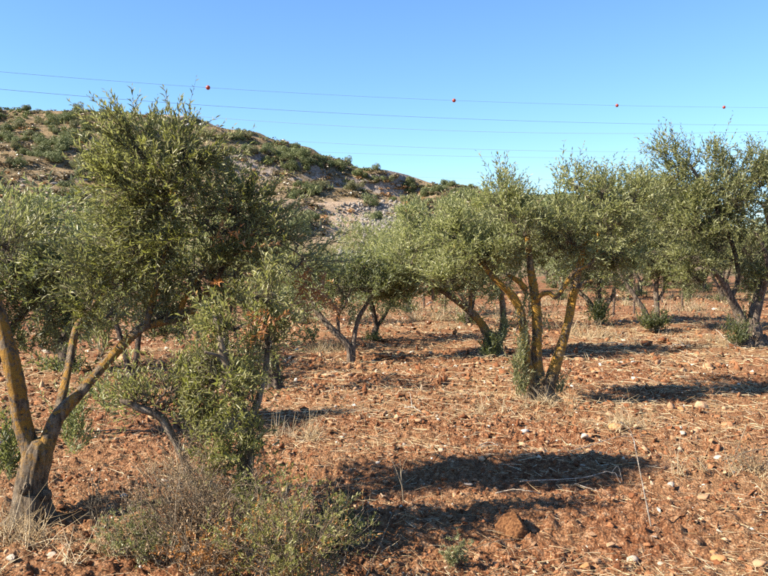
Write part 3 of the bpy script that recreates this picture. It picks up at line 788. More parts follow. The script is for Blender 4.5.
# ------------------------------------------------------------------ the rows farther back: two kinds of olive, copied
def far_olive(seed):
    rg = np.random.default_rng(seed)
    root = empty('olive_tree', (0, 0, 0))
    lean = rg.uniform(-.3, .3)
    tr = np.array([[0, 0, -.15, .12], [.03, 0, .25, .10], [.02 + lean * .3, .05, .5, .085]])
    sm = catmull(tr, 5); tube_obj('trunk', sm[:, :3], sm[:, 3], BARK_DARK, root, 9, .12, seed)
    tips = []
    for k in range(3):
        aa = k * 2.1 + rg.uniform(-.4, .4)
        P = np.array([[.02 + lean * .25, .05, .42, .065], [.3 * math.cos(aa) + lean * .5, .3 * math.sin(aa), .95, .05], [.65 * math.cos(aa) + lean * .6, .6 * math.sin(aa), 1.7, .03]])
        sm = catmull(P, 5); tube_obj('branch', sm[:, :3], sm[:, 3], BARK_DARK, root, 7, .1, seed + k)
        tips.append(P[-1, :3])
    O, D = [], []
    for k in range(11):
        cc = tips[k % 3] * np.array([1, 1, 1]) + rg.normal(size=3) * np.array([.55, .5, .35]) + np.array([0, 0, .15])
        n = 62
        t = norm(rg.normal(size=(n, 3))) * rg.random((n, 1)) ** .4 * np.array([.62, .62, .5])
        O.append(cc + t); D.append(norm(norm(t) * .7 + np.array([0, 0, .6]) + rg.normal(size=(n, 3)) * .4))
    O, D = np.vstack(O), np.vstack(D); L = rg.uniform(.3, .5, len(O))
    V, F, A, _ = leaves(O, D, L, 12, .13, .036, rg)
    tag(mesh_np('crown', V, F, LEAF_GREY if seed % 2 else LEAF_GREEN, root, A), kind='stuff')
    n = 60
    o = rg.normal(size=(n, 3)) * np.array([.14, .14, 0]); d = norm(rg.normal(size=(n, 3)) * .5 + np.array([0, 0, 1]))
    V, F, A, _ = leaves(o, d, rg.uniform(.25, .45, n), 11, .09, .026, rg); V[:, 2] = np.maximum(V[:, 2], 0)
    tag(mesh_np('sucker_shoots', V, F, LEAF_SUCK, root, A), kind='stuff')
    return root

def copy_tree(o):
    r = o.copy(); C.objects.link(r)
    for ch in o.children:
        c = ch.copy(); C.objects.link(c); c.parent = r
    return r

protos = [far_olive(101), far_olive(102)]
used = [0, 0]
FAR = [(374, 341, .62, 'small leaning olive standing just behind the thin v stemmed olive'),
       (409, 315, .8, 'distant olive with dark trunk under the wide crown, near the field edge'),
       (468, 327, .85, 'distant olive seen between the leaning stem and its suckers'),
       (722, 302, 1.0, 'distant olive in dry grass left of the right edge trunk'),
       (705, 292, 1.05, 'far olive glimpsed under the arching limb of the right edge tree'),
       (224, 350, .75, 'olive in the back row above the bushy foreground olive'),
       (65, 372, 1.0, 'olive in the back row seen through the left fork'),
       (305, 325, .62, 'olive in the back row left of the thin v stemmed olive'),
       (560, 300, 1.05, 'far olive between the central yellow limbs'),
       (640, 297, 1.05, 'far olive behind the two short stems')]
for k in range(12):
    FAR.append((20 + 66 * k + (k * 37) % 29, 288 + (k * 5) % 8, 1.1, ['leftmost', 'second', 'third', 'fourth', 'fifth', 'sixth', 'seventh', 'eighth', 'ninth', 'tenth', 'eleventh', 'rightmost'][k] + ' olive from the left in the farthest row, at the foot of the hill'))
for k in range(10):
    FAR.append((548 + 23 * k + (k * 31) % 17, 283.5 + (k * 3) % 5, 1.1, ['first', 'second', 'third', 'fourth', 'fifth', 'sixth', 'seventh', 'eighth', 'ninth', 'tenth'][k] + ' tiny olive from the left on the skyline right of the central trunk'))
for k, (px, py, s, lab) in enumerate(FAR):
    v = k % 2
    o = protos[v] if not used[v] else copy_tree(protos[v])
    used[v] = 1
    p = gp(px, py)
    o.location = (p[0], p[1], gh(p[0], p[1]))
    o.rotation_euler = (0, 0, k * 2.399)
    o.scale = (s, s, s * (1 + .12 * math.sin(k * 1.7)))
    tag(o, lab, 'olive tree', 'olives on the skyline at right' if k >= 22 else 'olives in the farthest row' if k >= 10 else 'olives in the back rows')

# ------------------------------------------------------------------ vine stakes in the field behind
def metalmat():
    m, n, out = newmat('rusted_stake')
    tc = N(n, 'ShaderNodeTexCoord')
    c = ramp(n, noise(n, 14, 4, .6, tc.outputs['Object']), [(.35, (.05, .03, .02)), (.65, (.12, .075, .05))]).outputs[0]
    p = N(n, 'ShaderNodeBsdfPrincipled', Roughness=.8); n.links.new(c, p.inputs['Base Color']); n.links.new(p.outputs[0], out.inputs[0])
    return m
STAKE = metalmat()
for k, (px, py, lab) in enumerate([(613, 317, 'thin dark stake left of the two short stemmed olive'), (634, 313, 'thin dark stake just left of the leaning short stem'),
                                   (682, 312, 'thin dark stake right of the two short stemmed olive'), (445, 312, 'thin dark stake in the field left of the leaning trunk'),
                                   (424, 309, 'thin dark stake beside the distant dark trunk'), (662, 305, 'thin dark stake behind the two short stems')]):
    p = gp(px, py); z = gh(p[0], p[1])
    V, F = tube(np.array([[0, 0, -.15], [.01, 0, .45], [.0, .01, 1.05], [.015, 0, 1.35]]), np.array([.034, .032, .032, .030]), 6)
    o = mesh_np('stake', V, fixdegen(V, F), STAKE); o.location = (p[0], p[1], z); o.rotation_euler = (.02 * math.sin(k * 3), .04 * math.cos(k * 5), k)
    tag(o, lab, 'stake', 'stakes in the field behind the grove')

# ------------------------------------------------------------------ hillside shrubs, boulders, scree
def bush_mesh(seed, mat, nf=2600, size=.055):
    rg = np.random.default_rng(seed)
    lobes = rg.normal(size=(9, 3)) * np.array([.42, .42, .16]) + np.array([0, 0, .42])
    lr = rg.uniform(.30, .52, 9)
    k = rg.integers(0, 9, nf)
    d = norm(rg.normal(size=(nf, 3)))
    P = lobes[k] + d * (lr[k] * rg.uniform(.72, 1.06, nf))[:, None] * np.array([1, 1, .85])
    P[:, 2] = np.maximum(P[:, 2], .0)
    nn = norm(d + rg.normal(size=(nf, 3)) * .6); u = norm(np.cross(nn, rg.normal(size=(nf, 3)))); v = np.cross(nn, u)
    s = (size * rg.uniform(.6, 1.3, nf))[:, None]
    V = np.stack([P - u * s, P - v * s * .6, P + u * s, P + v * s * .6], 1).reshape(-1, 3)
    q = np.arange(nf)[:, None] * 4
    F = np.vstack([q + [0, 1, 2], q + [0, 2, 3]])
    A = np.tile(rg.beta(2, 2, nf), 2)
    return V, F, A
bm_ = []
for k in range(6):
    V, F, A = bush_mesh(300 + k, None)
    bm_.append(mesh_np('shrub', V, F, LEAF_MAQ if k < 4 else LEAF_MAQ2, attr=A, link=False))
rg = np.random.default_rng(55)
ridge = lambda px: np.interp(px, hp[:, 0], hp[:, 1])
cand = []
tries = 0
while len(cand) < 700 and tries < 26000:
    tries += 1
    px = rg.uniform(-40, 545); top = ridge(px); py = top + rg.random() ** 1.25 * (235 - top)
    if py < top - 1: continue
    dens = 1.0 if py - top < 12 else .75
    if px < 230:
        if 168 < py < 212: dens = .22
        if py > 212: dens = .5
        if 150 < px < 235 and 120 < py < 150: dens *= .5
    else:
        if 172 < py < 186 and px < 430: dens = .12
        if 195 < py < 262 and 325 < px < 410: dens = .05
        if py > 187: dens *= .5
    if 140 < px < 290 and py > top + 30: continue
    if px > 385 and py > 215: continue
    if px < 90 and py > 215: continue
    if py - top > 12: dens *= .35 + 1.2 * vnoise(np.array([px / 26.]), np.array([py / 13.]), 9)[0]
    if rg.random() > dens: continue
    p = hillpt(px, py)
    if p is None: continue
    cand.append((px, py, p, rg.uniform(.6, 1.0) ** 1.2 * rg.choice([1.05, 1.45, 1.9], p=[.45, .35, .20]) * (.66 if py - top < 9 else .8)))
cand.sort(key=lambda c: -c[3] * 100 / c[2][1])
for k, (px, py, p, s) in enumerate(cand[:290]):
    v = rg.choice(6, p=[.22, .22, .2, .16, .1, .1])
    o = bpy.data.objects.new('shrub', bm_[v]); C.objects.link(o)
    o.location = (p[0], p[1], p[2] - .12); o.rotation_euler = (0, 0, rg.uniform(0, 6.28)); o.scale = (s * rg.uniform(.95, 1.3), s, s * rg.uniform(1.05, 1.45))
    tone = 'dark green' if v < 4 else 'olive brown'
    size = 'broad' if s > 1.25 else ('midsize' if s > .85 else 'small')
    if py - ridge(px) < 9: wh = 'on the ridge against the sky'
    elif px < 230: wh = ['just under the left ridge', 'high on the left slope', 'midway up the left slope', 'on the lower left slope', 'low on the brown left slope'][int(np.searchsorted([124, 138, 152, 172], py))]
    elif py < ridge(px) + 30 and py < 178: wh = 'just above the rock ledge'
    else: wh = 'below the rock ledge'
    band = ['at the left edge', 'slightly in from the left edge', 'midway to the nearest crown', 'against the nearest crown', 'beside the nearest crown top', 'right of the nearest crown', 'left of the quarry scar', 'above the quarry scar', 'above the wide central crown', 'at the hill end'][int(np.searchsorted([28, 62, 96, 130, 225, 285, 330, 370, 430], px))]
    wh = wh.replace(' of the hill', '')
    tag(o, f'{size} {tone} shrub {wh}, {band}', 'shrub', 'shrubs ' + wh)
B = Bag()
for (px, py, p, s) in cand[290:]:
    V, F, A = bush_mesh(int(rg.integers(1e6)), None, 72, .23)
    B.V.append(V * s + p - [0, 0, .1]); B.F.append(F + B.n); B.n += len(V); B.A.append(A)
# low dry scrub and grass tufts over the slope
def tuft_cloud(pts, nf, sz, rg):
    B2 = Bag()
    for p, s in pts:
        V, F, A = bush_mesh(int(rg.integers(1e6)), None, nf, .3)
        B2.V.append(V * s * np.array([1, 1, .6]) + p - [0, 0, .05]); B2.F.append(F + B2.n); B2.n += len(V); B2.A.append(A)
    return B2
tag(mesh_np('hillside_brush', np.vstack(B.V), np.vstack(B.F), LEAF_MAQ, attr=np.concatenate(B.A)), 'small green brush scattered over the hillside', 'brush', kind='stuff')
pts, pts2 = [], []
for k in range(2700):
    px = rg.uniform(-30, 540); top = ridge(px); py = rg.uniform(top, 240)
    if 198 < py < 260 and 325 < px < 405 and rg.random() < .9: continue
    p = hillpt(px, py)
    if p is None: continue
    (pts2 if rg.random() < .06 or (380 < px < 425 and 188 < py < 215) else pts).append((p, rg.uniform(.35, 1.0)))
B = tuft_cloud(pts, 30, .3, rg)
tag(mesh_np('dry_hill_grass', np.vstack(B.V), np.vstack(B.F), LEAF_HILL, attr=np.concatenate(B.A)), 'dry brown grass and scrub over the hillside', 'dry grass', kind='stuff')
B = tuft_cloud(pts2, 36, .3, rg)
tag(mesh_np('rusty_hill_scrub', np.vstack(B.V), np.vstack(B.F), LEAF_HRUST, attr=np.concatenate(B.A)), 'rust orange dry scrub on the hillside', 'scrub', kind='stuff')
# distant hill cover
B = Bag()
for k in range(1100):
    x, y = rg.uniform(20, 230), rg.uniform(400, 545)
    z = far_h(np.array([x]), np.array([y]))[0]
    V, F, A = bush_mesh(int(rg.integers(1e6)), None, 36, .34)
    B.V.append(V * rg.uniform(1.6, 4.2) + [x, y, z - .3]); B.F.append(F + B.n); B.n += len(V); B.A.append(A)
tag(mesh_np('distant_woodland', np.vstack(B.V), np.vstack(B.F), LEAF_MAQ, attr=np.concatenate(B.A)), 'dark scrub covering the distant hill', 'woodland', kind='stuff')

# boulders on the hill
lm = [rock_mesh('boulder', 400 + k, LIME, flat=.6) for k in range(5)]
wm = rock_mesh('boulder', 410, LIME_WHITE, flat=.7)
def boulder(px, py, s, label, me, group=None, sx=1.0):
    p = hillpt(px, py)
    if p is None: return
    o = bpy.data.objects.new('boulder', me); C.objects.link(o)
    q = s * p[1] / FPX
    o.location = (p[0], p[1], p[2] + q * .15); o.rotation_euler = (rg.uniform(-.15, .15), rg.uniform(-.15, .15), rg.uniform(-.3, .3)); o.scale = (q * sx, q, q)
    tag(o, label, 'boulder', group)
boulder(182, 121, 8, 'wide grey limestone outcrop just under the ridge beside the crown top', lm[0], sx=1.7)
boulder(168, 119, 5, 'smaller grey limestone outcrop left of the wide one under the ridge', lm[1], sx=1.3)
boulder(201, 126, 4.5, 'rounded white boulder right of the grey outcrop near the ridge', wm)
boulder(186, 127, 3.2, 'low pale boulder below the grey outcrop near the ridge', wm, sx=1.5)
for k in range(42):
    px, py = [(rg.uniform(15, 105), rg.uniform(172, 190)), (rg.uniform(60, 100), rg.uniform(138, 152)), (rg.uniform(0, 110), rg.uniform(185, 215)), (rg.uniform(280, 430), rg.uniform(0, 1))][k % 4]
    if k % 4 == 3: py = float(np.interp(px, [p for p, q in LED], [q for p, q in LED])) + rg.uniform(2, 9)
    wh = ['on the brown lower left slope', 'among shrubs on the upper left slope', 'on the brown lower left slope', 'along the rock ledge under the ridge'][k % 4]
    boulder(px, py, rg.uniform(1.5, 4.0), 'grey limestone boulder ' + wh, lm[k % 5], 'limestone boulders ' + wh, sx=rg.uniform(1.1, 2.0))
# scree heap
B = Bag()
V0, F0 = ico(1)
for k in range(1900):
    px, py = rg.normal(384, 16), rg.normal(222, 11)
    if k % 3 == 0: px, py = rg.uniform(335, 410), rg.uniform(205, 262)
    p = hillpt(px, py)
    if p is None: continue
    s = rg.uniform(.10, .34) * rg.random() ** .4
    B.add(V0 * (1 + .22 * rg.normal(size=(len(V0), 1))) * s * rg.uniform(.6, 1.3, 3) + p + [0, 0, s * .2], F0, rg.random())
tag(B.build('scree', SCREE, attr=True), 'grey rubble spilled down the pale quarry scar on the hill', 'scree', kind='stuff')

# ------------------------------------------------------------------ power lines with marker balls
def plain(name, col, rough=.5, metal=0):
    m, n, out = newmat(name)
    tc = N(n, 'ShaderNodeTexCoord')
    c = mix(n, noise(n, 6, 3, .5, tc.outputs['Object']), tuple(v * .8 for v in col), col)
    p = N(n, 'ShaderNodeBsdfPrincipled', Roughness=rough, Metallic=metal); n.links.new(c, p.inputs['Base Color']); n.links.new(p.outputs[0], out.inputs[0])
    return m
WIREM = plain('aluminium_wire', (.24, .29, .37), .6)
BALLR = plain('red_marker', (.33, .045, .022), .5)
def wire(pts, Ys, label, r=.024):
    xs = np.array([p[0] for p in pts], float); yy = np.array([p[1] for p in pts], float)
    c = np.polyfit(xs, yy, 2)
    X = np.linspace(xs[0], xs[-1], 60)
    P = np.array([at(x, np.polyval(c, x), np.interp(x, [xs[0], xs[-1]], Ys)) for x in X])
    V, F = tube(P, np.full(60, r), 5, cap=False)
    tag(mesh_np('power_line', V, F, WIREM, smooth=True), label, 'power line', 'power lines crossing the sky')
    return lambda px: at(px, np.polyval(c, px), np.interp(px, [xs[0], xs[-1]], Ys))
w1 = wire([(-120, 62), (0, 71), (208, 85), (455, 101), (617, 107.5), (724, 108), (900, 106)], (66, 135), 'topmost power line carrying the red marker balls', .015)
wire([(-120, 79), (0, 88), (260, 107), (470, 119), (640, 126), (768, 126), (900, 123)], (70, 140), 'second power line from the top, without balls', .020)
wire([(200, 117), (275, 122), (380, 127), (560, 133.5), (660, 134), (768, 131), (900, 126)], (190, 190), 'third power line from the top, starting behind the ridge', .034)
wire([(260, 139), (330, 143), (470, 149), (640, 152), (768, 150), (900, 146)], (200, 200), 'fourth power line from the top, starting behind the ridge', .034)
wire([(300, 151), (365, 154), (560, 157.5), (700, 158), (900, 154)], (205, 205), 'fifth power line from the top, just under the fourth', .03)
wire([(380, 176), (450, 178), (550, 180), (700, 180), (900, 176)], (215, 215), 'lowest faint power line above the distant hill', .026)
V0, F0 = ico(3)
for px, d, lab in ((208, .48, 'leftmost and largest red marker ball on the top power line'), (454, .48, 'red marker ball second from the left on the top power line'),
                   (617, .46, 'red marker ball third from the left on the top power line'), (724, .46, 'rightmost red marker ball on the top power line')):
    p = w1(px); r = d / 2
    root = empty('marker_ball', p); tag(root, lab, 'marker ball', 'marker balls on the top power line')
    for sg in (-1, 1):
        V = V0 * r; V = V * np.array([1, 1, 1.0]); V = V[:, :]
        keep = (V0[F0].mean(1)[:, 2] * sg) > 0
        mesh_np('half_shell', V + [0, 0, sg * .006], F0[keep], BALLR, root, smooth=True)
    an = np.linspace(0, 2 * np.pi, 25)
    Vt, Ft = tube(np.stack([np.cos(an) * r * 1.01, np.sin(an) * r * 1.01, an * 0], 1), np.full(25, .012), 5, cap=False)
    mesh_np('seam_flange', Vt, Ft, BALLR, root, smooth=True)

# ------------------------------------------------------------------ clods: thousands of lumps of broken earth
def clods(n, rlo, rhi, slo, shi, level, name, label, seed, power=1.0):
    rg = np.random.default_rng(seed)
    u = rg.random(n)
    r = (rlo ** power + u * (rhi ** power - rlo ** power)) ** (1 / power)
    a_ = rg.uniform(-R(30), R(30), n)
    x, y = r * np.sin(a_), r * np.cos(a_)
    dens = fbm(x * .8, y * .8, 3, 131) + .25 * np.sin((y * .93 + x * .16) * 2 * np.pi / 1.15)
    k = dens > rg.uniform(-.75, .15, n)
    x, y, r = x[k], y[k], r[k]
    n = len(x)
    V0, F0 = ico(level)
    s = slo + (shi - slo) * rg.random(n) ** 3.2
    s = s * np.clip(r / 6.5, .8, 1.9)
    z = soil_h(x, y)
    nv = len(V0)
    var = np.stack([rock_shape(900 + q, level, 8, .8, .62)[0] for q in range(40)])
    var = var * (1 + (.30 if level == 1 else .17) * rg.normal(size=(40, nv, 1)))
    V = var[rg.integers(0, 40, n)] * (s[:, None] * rg.uniform(.6, 1.4, (n, 3)))[:, None]
    tl = rg.normal(0, .35, n)
    V = np.stack([V[..., 0] * np.cos(tl)[:, None] + V[..., 2] * np.sin(tl)[:, None], V[..., 1], V[..., 2] * np.cos(tl)[:, None] - V[..., 0] * np.sin(tl)[:, None]], -1)
    ca, sa = np.cos(x * 999), np.sin(x * 999)
    X = V[..., 0] * ca[:, None] - V[..., 1] * sa[:, None]; Yv = V[..., 0] * sa[:, None] + V[..., 1] * ca[:, None]
    V = np.stack([X + x[:, None], Yv + y[:, None], V[..., 2] + (z + s * .02)[:, None]], -1).reshape(-1, 3)
    F = (np.arange(n)[:, None, None] * nv + F0[None]).reshape(-1, 3)
    A = np.clip(rg.beta(2.0, 2.1, n) * .86 + (rg.random(n) < .055) * .5, 0, 1).repeat(len(F0))
    TRIS[0] += len(F)
    tag(mesh_np(name, V, F, CLOD, attr=A), label, 'soil', kind='stuff')
clods(4800, 3.3, 8.0, .010, .042, 2, 'soil_clods', 'broken clods of red earth in the foreground', 201, .6)
clods(28000, 3.3, 13, .007, .026, 1, 'soil_crumbs', 'fine crumbs of red earth between the clods', 203, .6)
clods(19000, 7.0, 36, .013, .052, 1, 'scattered_clods', 'clods of red earth across the grove floor', 202, .45)

# straw litter
def litter(n, seed, rlo=3.3, rhi=26):
    rg = np.random.default_rng(seed)
    u = rg.random(n); r = (rlo ** .5 + u * (rhi ** .5 - rlo ** .5)) ** 2
    a_ = rg.uniform(-R(30), R(30), n); x, y = r * np.sin(a_), r * np.cos(a_)
    k = fbm(x * .55, y * .55, 3, 151) > rg.uniform(-.25, .18, n)
    x, y, r = x[k], y[k], r[k]; n = len(x)
    O = np.stack([x, y, soil_h(x, y) + .012], 1)
    az = rg.uniform(0, 6.28, n)
    D = norm(np.stack([np.cos(az), np.sin(az) * .8, rg.normal(0, .16, n) + .06], 1))
    L = rg.uniform(.04, .20, n) * np.clip(r / 7, .8, 1.6)
    bend = rg.normal(size=(n, 3)) * np.array([.3, .3, .08]) - np.array([0, 0, .05])
    V, F = stems(O, D, L, .0023, rg, bend, 3, 2)
    rad = np.repeat(np.clip(r / 6, .8, 2.6), 9)
    ctr = np.repeat(V.reshape(-1, 3, 3).mean(1), 3, 0)
    V = ctr + (V - ctr) * rad[:, None]
    F = np.vstack([F[:, [0, 1, 2]], F[:, [0, 2, 3]]])
    A = np.tile(np.repeat(rg.random(n), 6), 2)
    TRIS[0] += len(F)
    tag(mesh_np('straw_litter', V, F, STRAW, attr=A), 'dry straw and twigs strewn over the ploughed soil', 'straw', kind='stuff')
litter(40000, 211)

# dry grass tufts
def tufts(spots, name, label, mat, h=(.10, .28), seed=1, n=18, spread=.8, r0=.0028):
    rg = np.random.default_rng(seed); O, D, L = [], [], []
    for (px, py, rx, k) in spots:
        p = gp(px, py)
        for _ in range(k):
            x, y = p[0] + rg.normal() * rx * p[1] / FPX * .5, p[1] + rg.normal() * .22
            c = np.array([x, y, gh(x, y)]) + rg.normal(size=(n, 3)) * np.array([.03, .03, 0])
            O.append(c); D.append(norm(rg.normal(size=(n, 3)) * spread * .6 + np.array([0, 0, 1]))); L.append(rg.uniform(*h, n))
    O, D, L = np.vstack(O), np.vstack(D), np.concatenate(L); D[:, 2] = np.abs(D[:, 2])
    bend = rg.normal(size=(len(O), 3)) * .3 - np.array([0, 0, .2])
    V, F = stems(O, D, L, r0, rg, bend, 3, 2)
    F = np.vstack([F[:, [0, 1, 2]], F[:, [0, 2, 3]]]); A = np.tile(np.repeat(rg.random(len(O)), 6), 2)
    TRIS[0] += len(F)
    tag(mesh_np(name, V, F, mat, attr=A), label, 'grass', kind='stuff')
tufts([(332, 348, 22, 16), (322, 352, 14, 8), (540, 408, 34, 10), (480, 412, 26, 4), (625, 430, 30, 8), (300, 436, 40, 8), (716, 345, 30, 16), (700, 318, 40, 16), (650, 345, 70, 16), (600, 340, 40, 10),
       (560, 330, 50, 10), (450, 330, 60, 12), (380, 322, 60, 12), (20, 530, 40, 8), (70, 545, 60, 10), (730, 480, 60, 7), (180, 470, 26, 6), (440, 330, 40, 10), (520, 318, 90, 14), (410, 318, 60, 14)],
      'dry_grass', 'pale dry grass tufts between the olive trees', STRAW, seed=221)

tufts([(700, 312, 60, 26), (735, 330, 26, 14), (640, 306, 60, 22), (560, 306, 60, 20), (470, 312, 50, 18), (400, 310, 60, 22), (430, 322, 70, 20), (350, 318, 50, 14), (720, 298, 60, 22), (620, 296, 80, 24), (520, 300, 60, 16), (595, 338, 34, 10)],
      'tall_dry_grass', 'bleached dry grass in the field behind the olive rows', STRAW, h=(.15, .42), seed=222, n=15, r0=.008)

# ------------------------------------------------------------------ loose stones
def lumpy_rock(seed):
    V, F = rock_shape(seed, 5, 11, .85, .55)
    V0, _ = ico(5)
    rg_ = np.random.default_rng(seed); V = V0.copy()
    for k in range(11):
        nrm = norm(rg_.normal(size=3)); off = rg_.uniform(.45, .85)
        dd = V @ nrm - off
        V = V - np.where(dd > 0, dd, 0)[:, None] * nrm
    k = fbm(V0[:, 0] * 2.6 + V0[:, 2] * 1.3, V0[:, 1] * 2.6 - V0[:, 2] * 1.1, 5, 7) + .5 * fbm(V0[:, 2] * 8 + V0[:, 1] * 5, V0[:, 0] * 8 - V0[:, 1] * 4, 3, 3)
    return mesh_np('stone', V * (1 + .24 * k)[:, None] * np.array([1.2, 1.1, 1.05]), F, STONE_BROWN, link=False)
sm_ = {'tan': [rock_mesh('stone', 500 + k, STONE_TAN) for k in range(4)], 'pale': [rock_mesh('stone', 520 + k, STONE_PALE) for k in range(4)],
       'brown': [lumpy_rock(541)], 'orange': [rock_mesh('stone', 560 + k, STONE_ORANGE) for k in range(2)]}
def stone(px, py, wpx, kind, label, group=None, hr=.7, v=None, tilt=.2, yr=1.0):
    p = gp(px, py); s = wpx * .5 * p[1] / FPX
    ms = sm_[kind]; me = ms[(v if v is not None else rg.integers(len(ms))) % len(ms)]
    o = bpy.data.objects.new('stone', me); C.objects.link(o)
    o.location = (p[0], p[1], gh(p[0], p[1]) + s * hr * .30)
    o.rotation_euler = (rg.uniform(-tilt, tilt), rg.uniform(-tilt, tilt), rg.uniform(0, 6.28) if yr == 1 else .3)
    o.scale = (s, s * yr, s * hr)
    tag(o, label, 'stone', group)
    return o
o = stone(513, 530, 38, 'brown', 'large dark brown rock lying aslant, low centre foreground', hr=.85, v=0, yr=.75)
o.rotation_euler = (.1, -.5, .25)
o.location.z -= .03
stone(617, 433, 19, 'orange', 'largest orange tan stone at the top of the leaning white stalk', hr=.9)
stone(585, 440, 13, 'pale', 'white angular stone left of the largest orange stone')
stone(632, 551, 20, 'pale', 'large white stone with grey side near the bottom right edge')
stone(592, 532, 14, 'tan', 'flat tan slab right of the large brown rock', hr=.4)
stone(654, 463, 12, 'orange', 'reddish tan stone right of the leaning white stalk')
stone(493, 433, 10, 'orange', 'reddish stone in the middle of the furrows')
stone(497, 556, 14, 'tan', 'tan stone below the large brown rock')
stone(586, 563, 18, 'orange', 'reddish lump of stone at the bottom edge, left of the white one')
stone(757, 562, 22, 'tan', 'broad tan stone in the bottom right corner', hr=.55)
stone(705, 503, 16, 'tan', 'cube like tan stone with dark side, lower right', hr=.9)
stone(718, 462, 11, 'pale', 'white stone below the fork of the fallen branch')
stone(663, 560, 15, 'pale', 'flat pale stone right of the large white stone', hr=.5)
stone(720, 552, 20, 'orange', 'orange stone left of the bottom right corner', hr=.7)
stone(683, 438, 11, 'pale', 'pale stone on the furrows right of the orange one', hr=.6)
stone(433, 445, 12, 'pale', 'long pale stone beside the upright dry stalk', hr=.5)
stone(569, 352, 6, 'pale', 'tiny white stone behind the central trunk')
stone(144, 520, 24, 'orange', 'long orange stone beside the dry bush, left foreground', hr=.45, yr=.5)
stone(165, 481, 11, 'pale', 'round white stone above the dry bush', hr=.9)
stone(125, 503, 12, 'pale', 'flat white stone left of the long orange stone', hr=.5)
stone(10, 573, 16, 'pale', 'white stone in the bottom left corner')
stone(15, 517, 10, 'pale', 'pale stone against the left tree foot')
stone(52, 566, 14, 'pale', 'pale stone in the bottom left foreground, right of the corner stone', hr=.6)
stone(95, 553, 14, 'tan', 'tan stone in front of the left tree', hr=.6)
stone(384, 370, 6, 'pale', 'white stone on the furrow right of the v stemmed olive')
stone(405, 428, 9, 'tan', 'tan stone on the furrows left of centre')
stone(280, 463, 13, 'tan', 'flat tan stone right of the bushy foreground olive', hr=.5)
stone(274, 452, 9, 'pale', 'pale stone right of the bushy foreground olive')
stone(305, 491, 10, 'pale', 'pale stone below the flat tan stone, left of centre', hr=.6)
stone(355, 489, 12, 'pale', 'pale stone at the shadow edge left of the dry stalk', hr=.5)
stone(386, 478, 9, 'tan', 'tan stone in the shadow left of the dry stalk')
stone(402, 443, 9, 'pale', 'pale stone above the dry stalk')
stone(640, 495, 14, 'orange', 'orange stone left of the leaning white stalk foot', hr=.6)
stone(668, 485, 10, 'tan', 'tan stone right of the leaning white stalk foot')
stone(733, 345, 6, 'pale', 'pale stone at the foot of the right edge tree')
stone(705, 358, 9, 'tan', 'tan stone left of the right edge tree', hr=.6)
rs = np.random.default_rng(77)
for k in range(90):
    py = 345 + 228 * rs.random() ** .8; px = rs.uniform(70 if py > 400 else 290, 766)
    if px < 330 and py > 480: continue
    kd = ['tan', 'pale', 'orange', 'tan'][k % 4]
    reg = 'in the bottom foreground' if py > 500 else ('in the middle of the furrows' if py > 420 else 'far back on the furrows')
    side = 'left of the central trunk' if px < 540 else 'right of the central trunk'
    col = {'tan': 'tan', 'pale': 'pale', 'orange': 'reddish'}[kd]
    stone(px, py, 4 + 7 * rs.random() ** 2 * (py - 250) / 200, kd, f'small {col} stone {reg}, {side}', f'small {col} stones {reg} {side}', hr=rs.uniform(.5, .9))

# ------------------------------------------------------------------ shrubs of the foreground
def shrub(name, label, base, rx, h, nst, mat, leaf, lw, per, shoots, twmat, seed, cat='shrub', sub=.55, twr=.003, arms=5, extra=()):
    """woody stems fanning from the base, side shoots with leaves; rx, h in px at the base's depth"""
    rg = np.random.default_rng(seed)
    p = gp(*base); k = p[1] / FPX; rx *= k; h *= k
    root = empty(name, (p[0], p[1], gh(p[0], p[1]))); tag(root, label, cat)
    B = Bag(); nodes = []
    for i in range(nst):
        aa = rg.uniform(0, 6.28); rr = rx * rg.random() ** .6
        tip = np.array([rr * math.cos(aa), rr * math.sin(aa) * .8, h * rg.uniform(.45, 1.0) * (1 - .35 * (rr / rx) ** 2)])
        b0 = np.array([rg.normal() * rx * .22, rg.normal() * rx * .2, -.03])
        mid = (b0 + tip) / 2 + rg.normal(size=3) * h * .12 + [0, 0, h * .1]
        t = np.linspace(0, 1, 7)[:, None]
        pth = b0 * (1 - t) ** 2 + 2 * mid * t * (1 - t) + tip * t * t + rg.normal(size=(7, 3)) * h * .02
        B.add(*tube(pth, np.linspace(twr * 1.8, twr * .6, 7), 4, cap=False)); nodes.append(pth[2:])
    nd = np.vstack(nodes)
    # wiry side twigs
    m = nst * arms
    o = nd[rg.integers(0, len(nd), m)]; d = norm(rg.normal(size=(m, 3)) * .8 + norm(o) * .8 + [0, 0, .35]); L = rg.uniform(.25, .6, m) * h * sub
    bd = rg.normal(size=(m, 3)) * .3
    sv, sf = stems(o, d, L, twr * .6, rg, bd); B.add(sv, sf)
    tw = B.build('twigs', twmat, root); tag(tw, kind='stuff')
    def lv(nm, mt, ns, lf, lww, pr):
        o = nd[rg.integers(0, len(nd), ns)] + rg.normal(size=(ns, 3)) * rx * .06
        o[:, 2] = np.maximum(o[:, 2], .01)
        d = norm(rg.normal(size=(ns, 3)) * .6 + norm(o) * .6 + [0, 0, .5]); L = rg.uniform(.2, .5, ns) * h * sub
        V, F, A, _ = leaves(o, d, L, pr, lf, lww, rg); V[:, 2] = np.maximum(V[:, 2], .0)
        tag(mesh_np(nm, V, F, mt, root, A), kind='stuff'); TRIS[0] += len(F)
    if shoots: lv('foliage', mat, shoots, leaf, lw, per)
    for (nm, mt, ns, lf, lww, pr) in extra: lv(nm, mt, ns, lf, lww, pr)
    return root
shrub('dry_bush', 'tangled pale dry bush of bare twigs at the foot of the bushy olive', (195, 562), 72, 125, 95, LEAF_DRY, .016, .007, 12, 330, TWIG_DRY, 301, arms=9, twr=.0024)
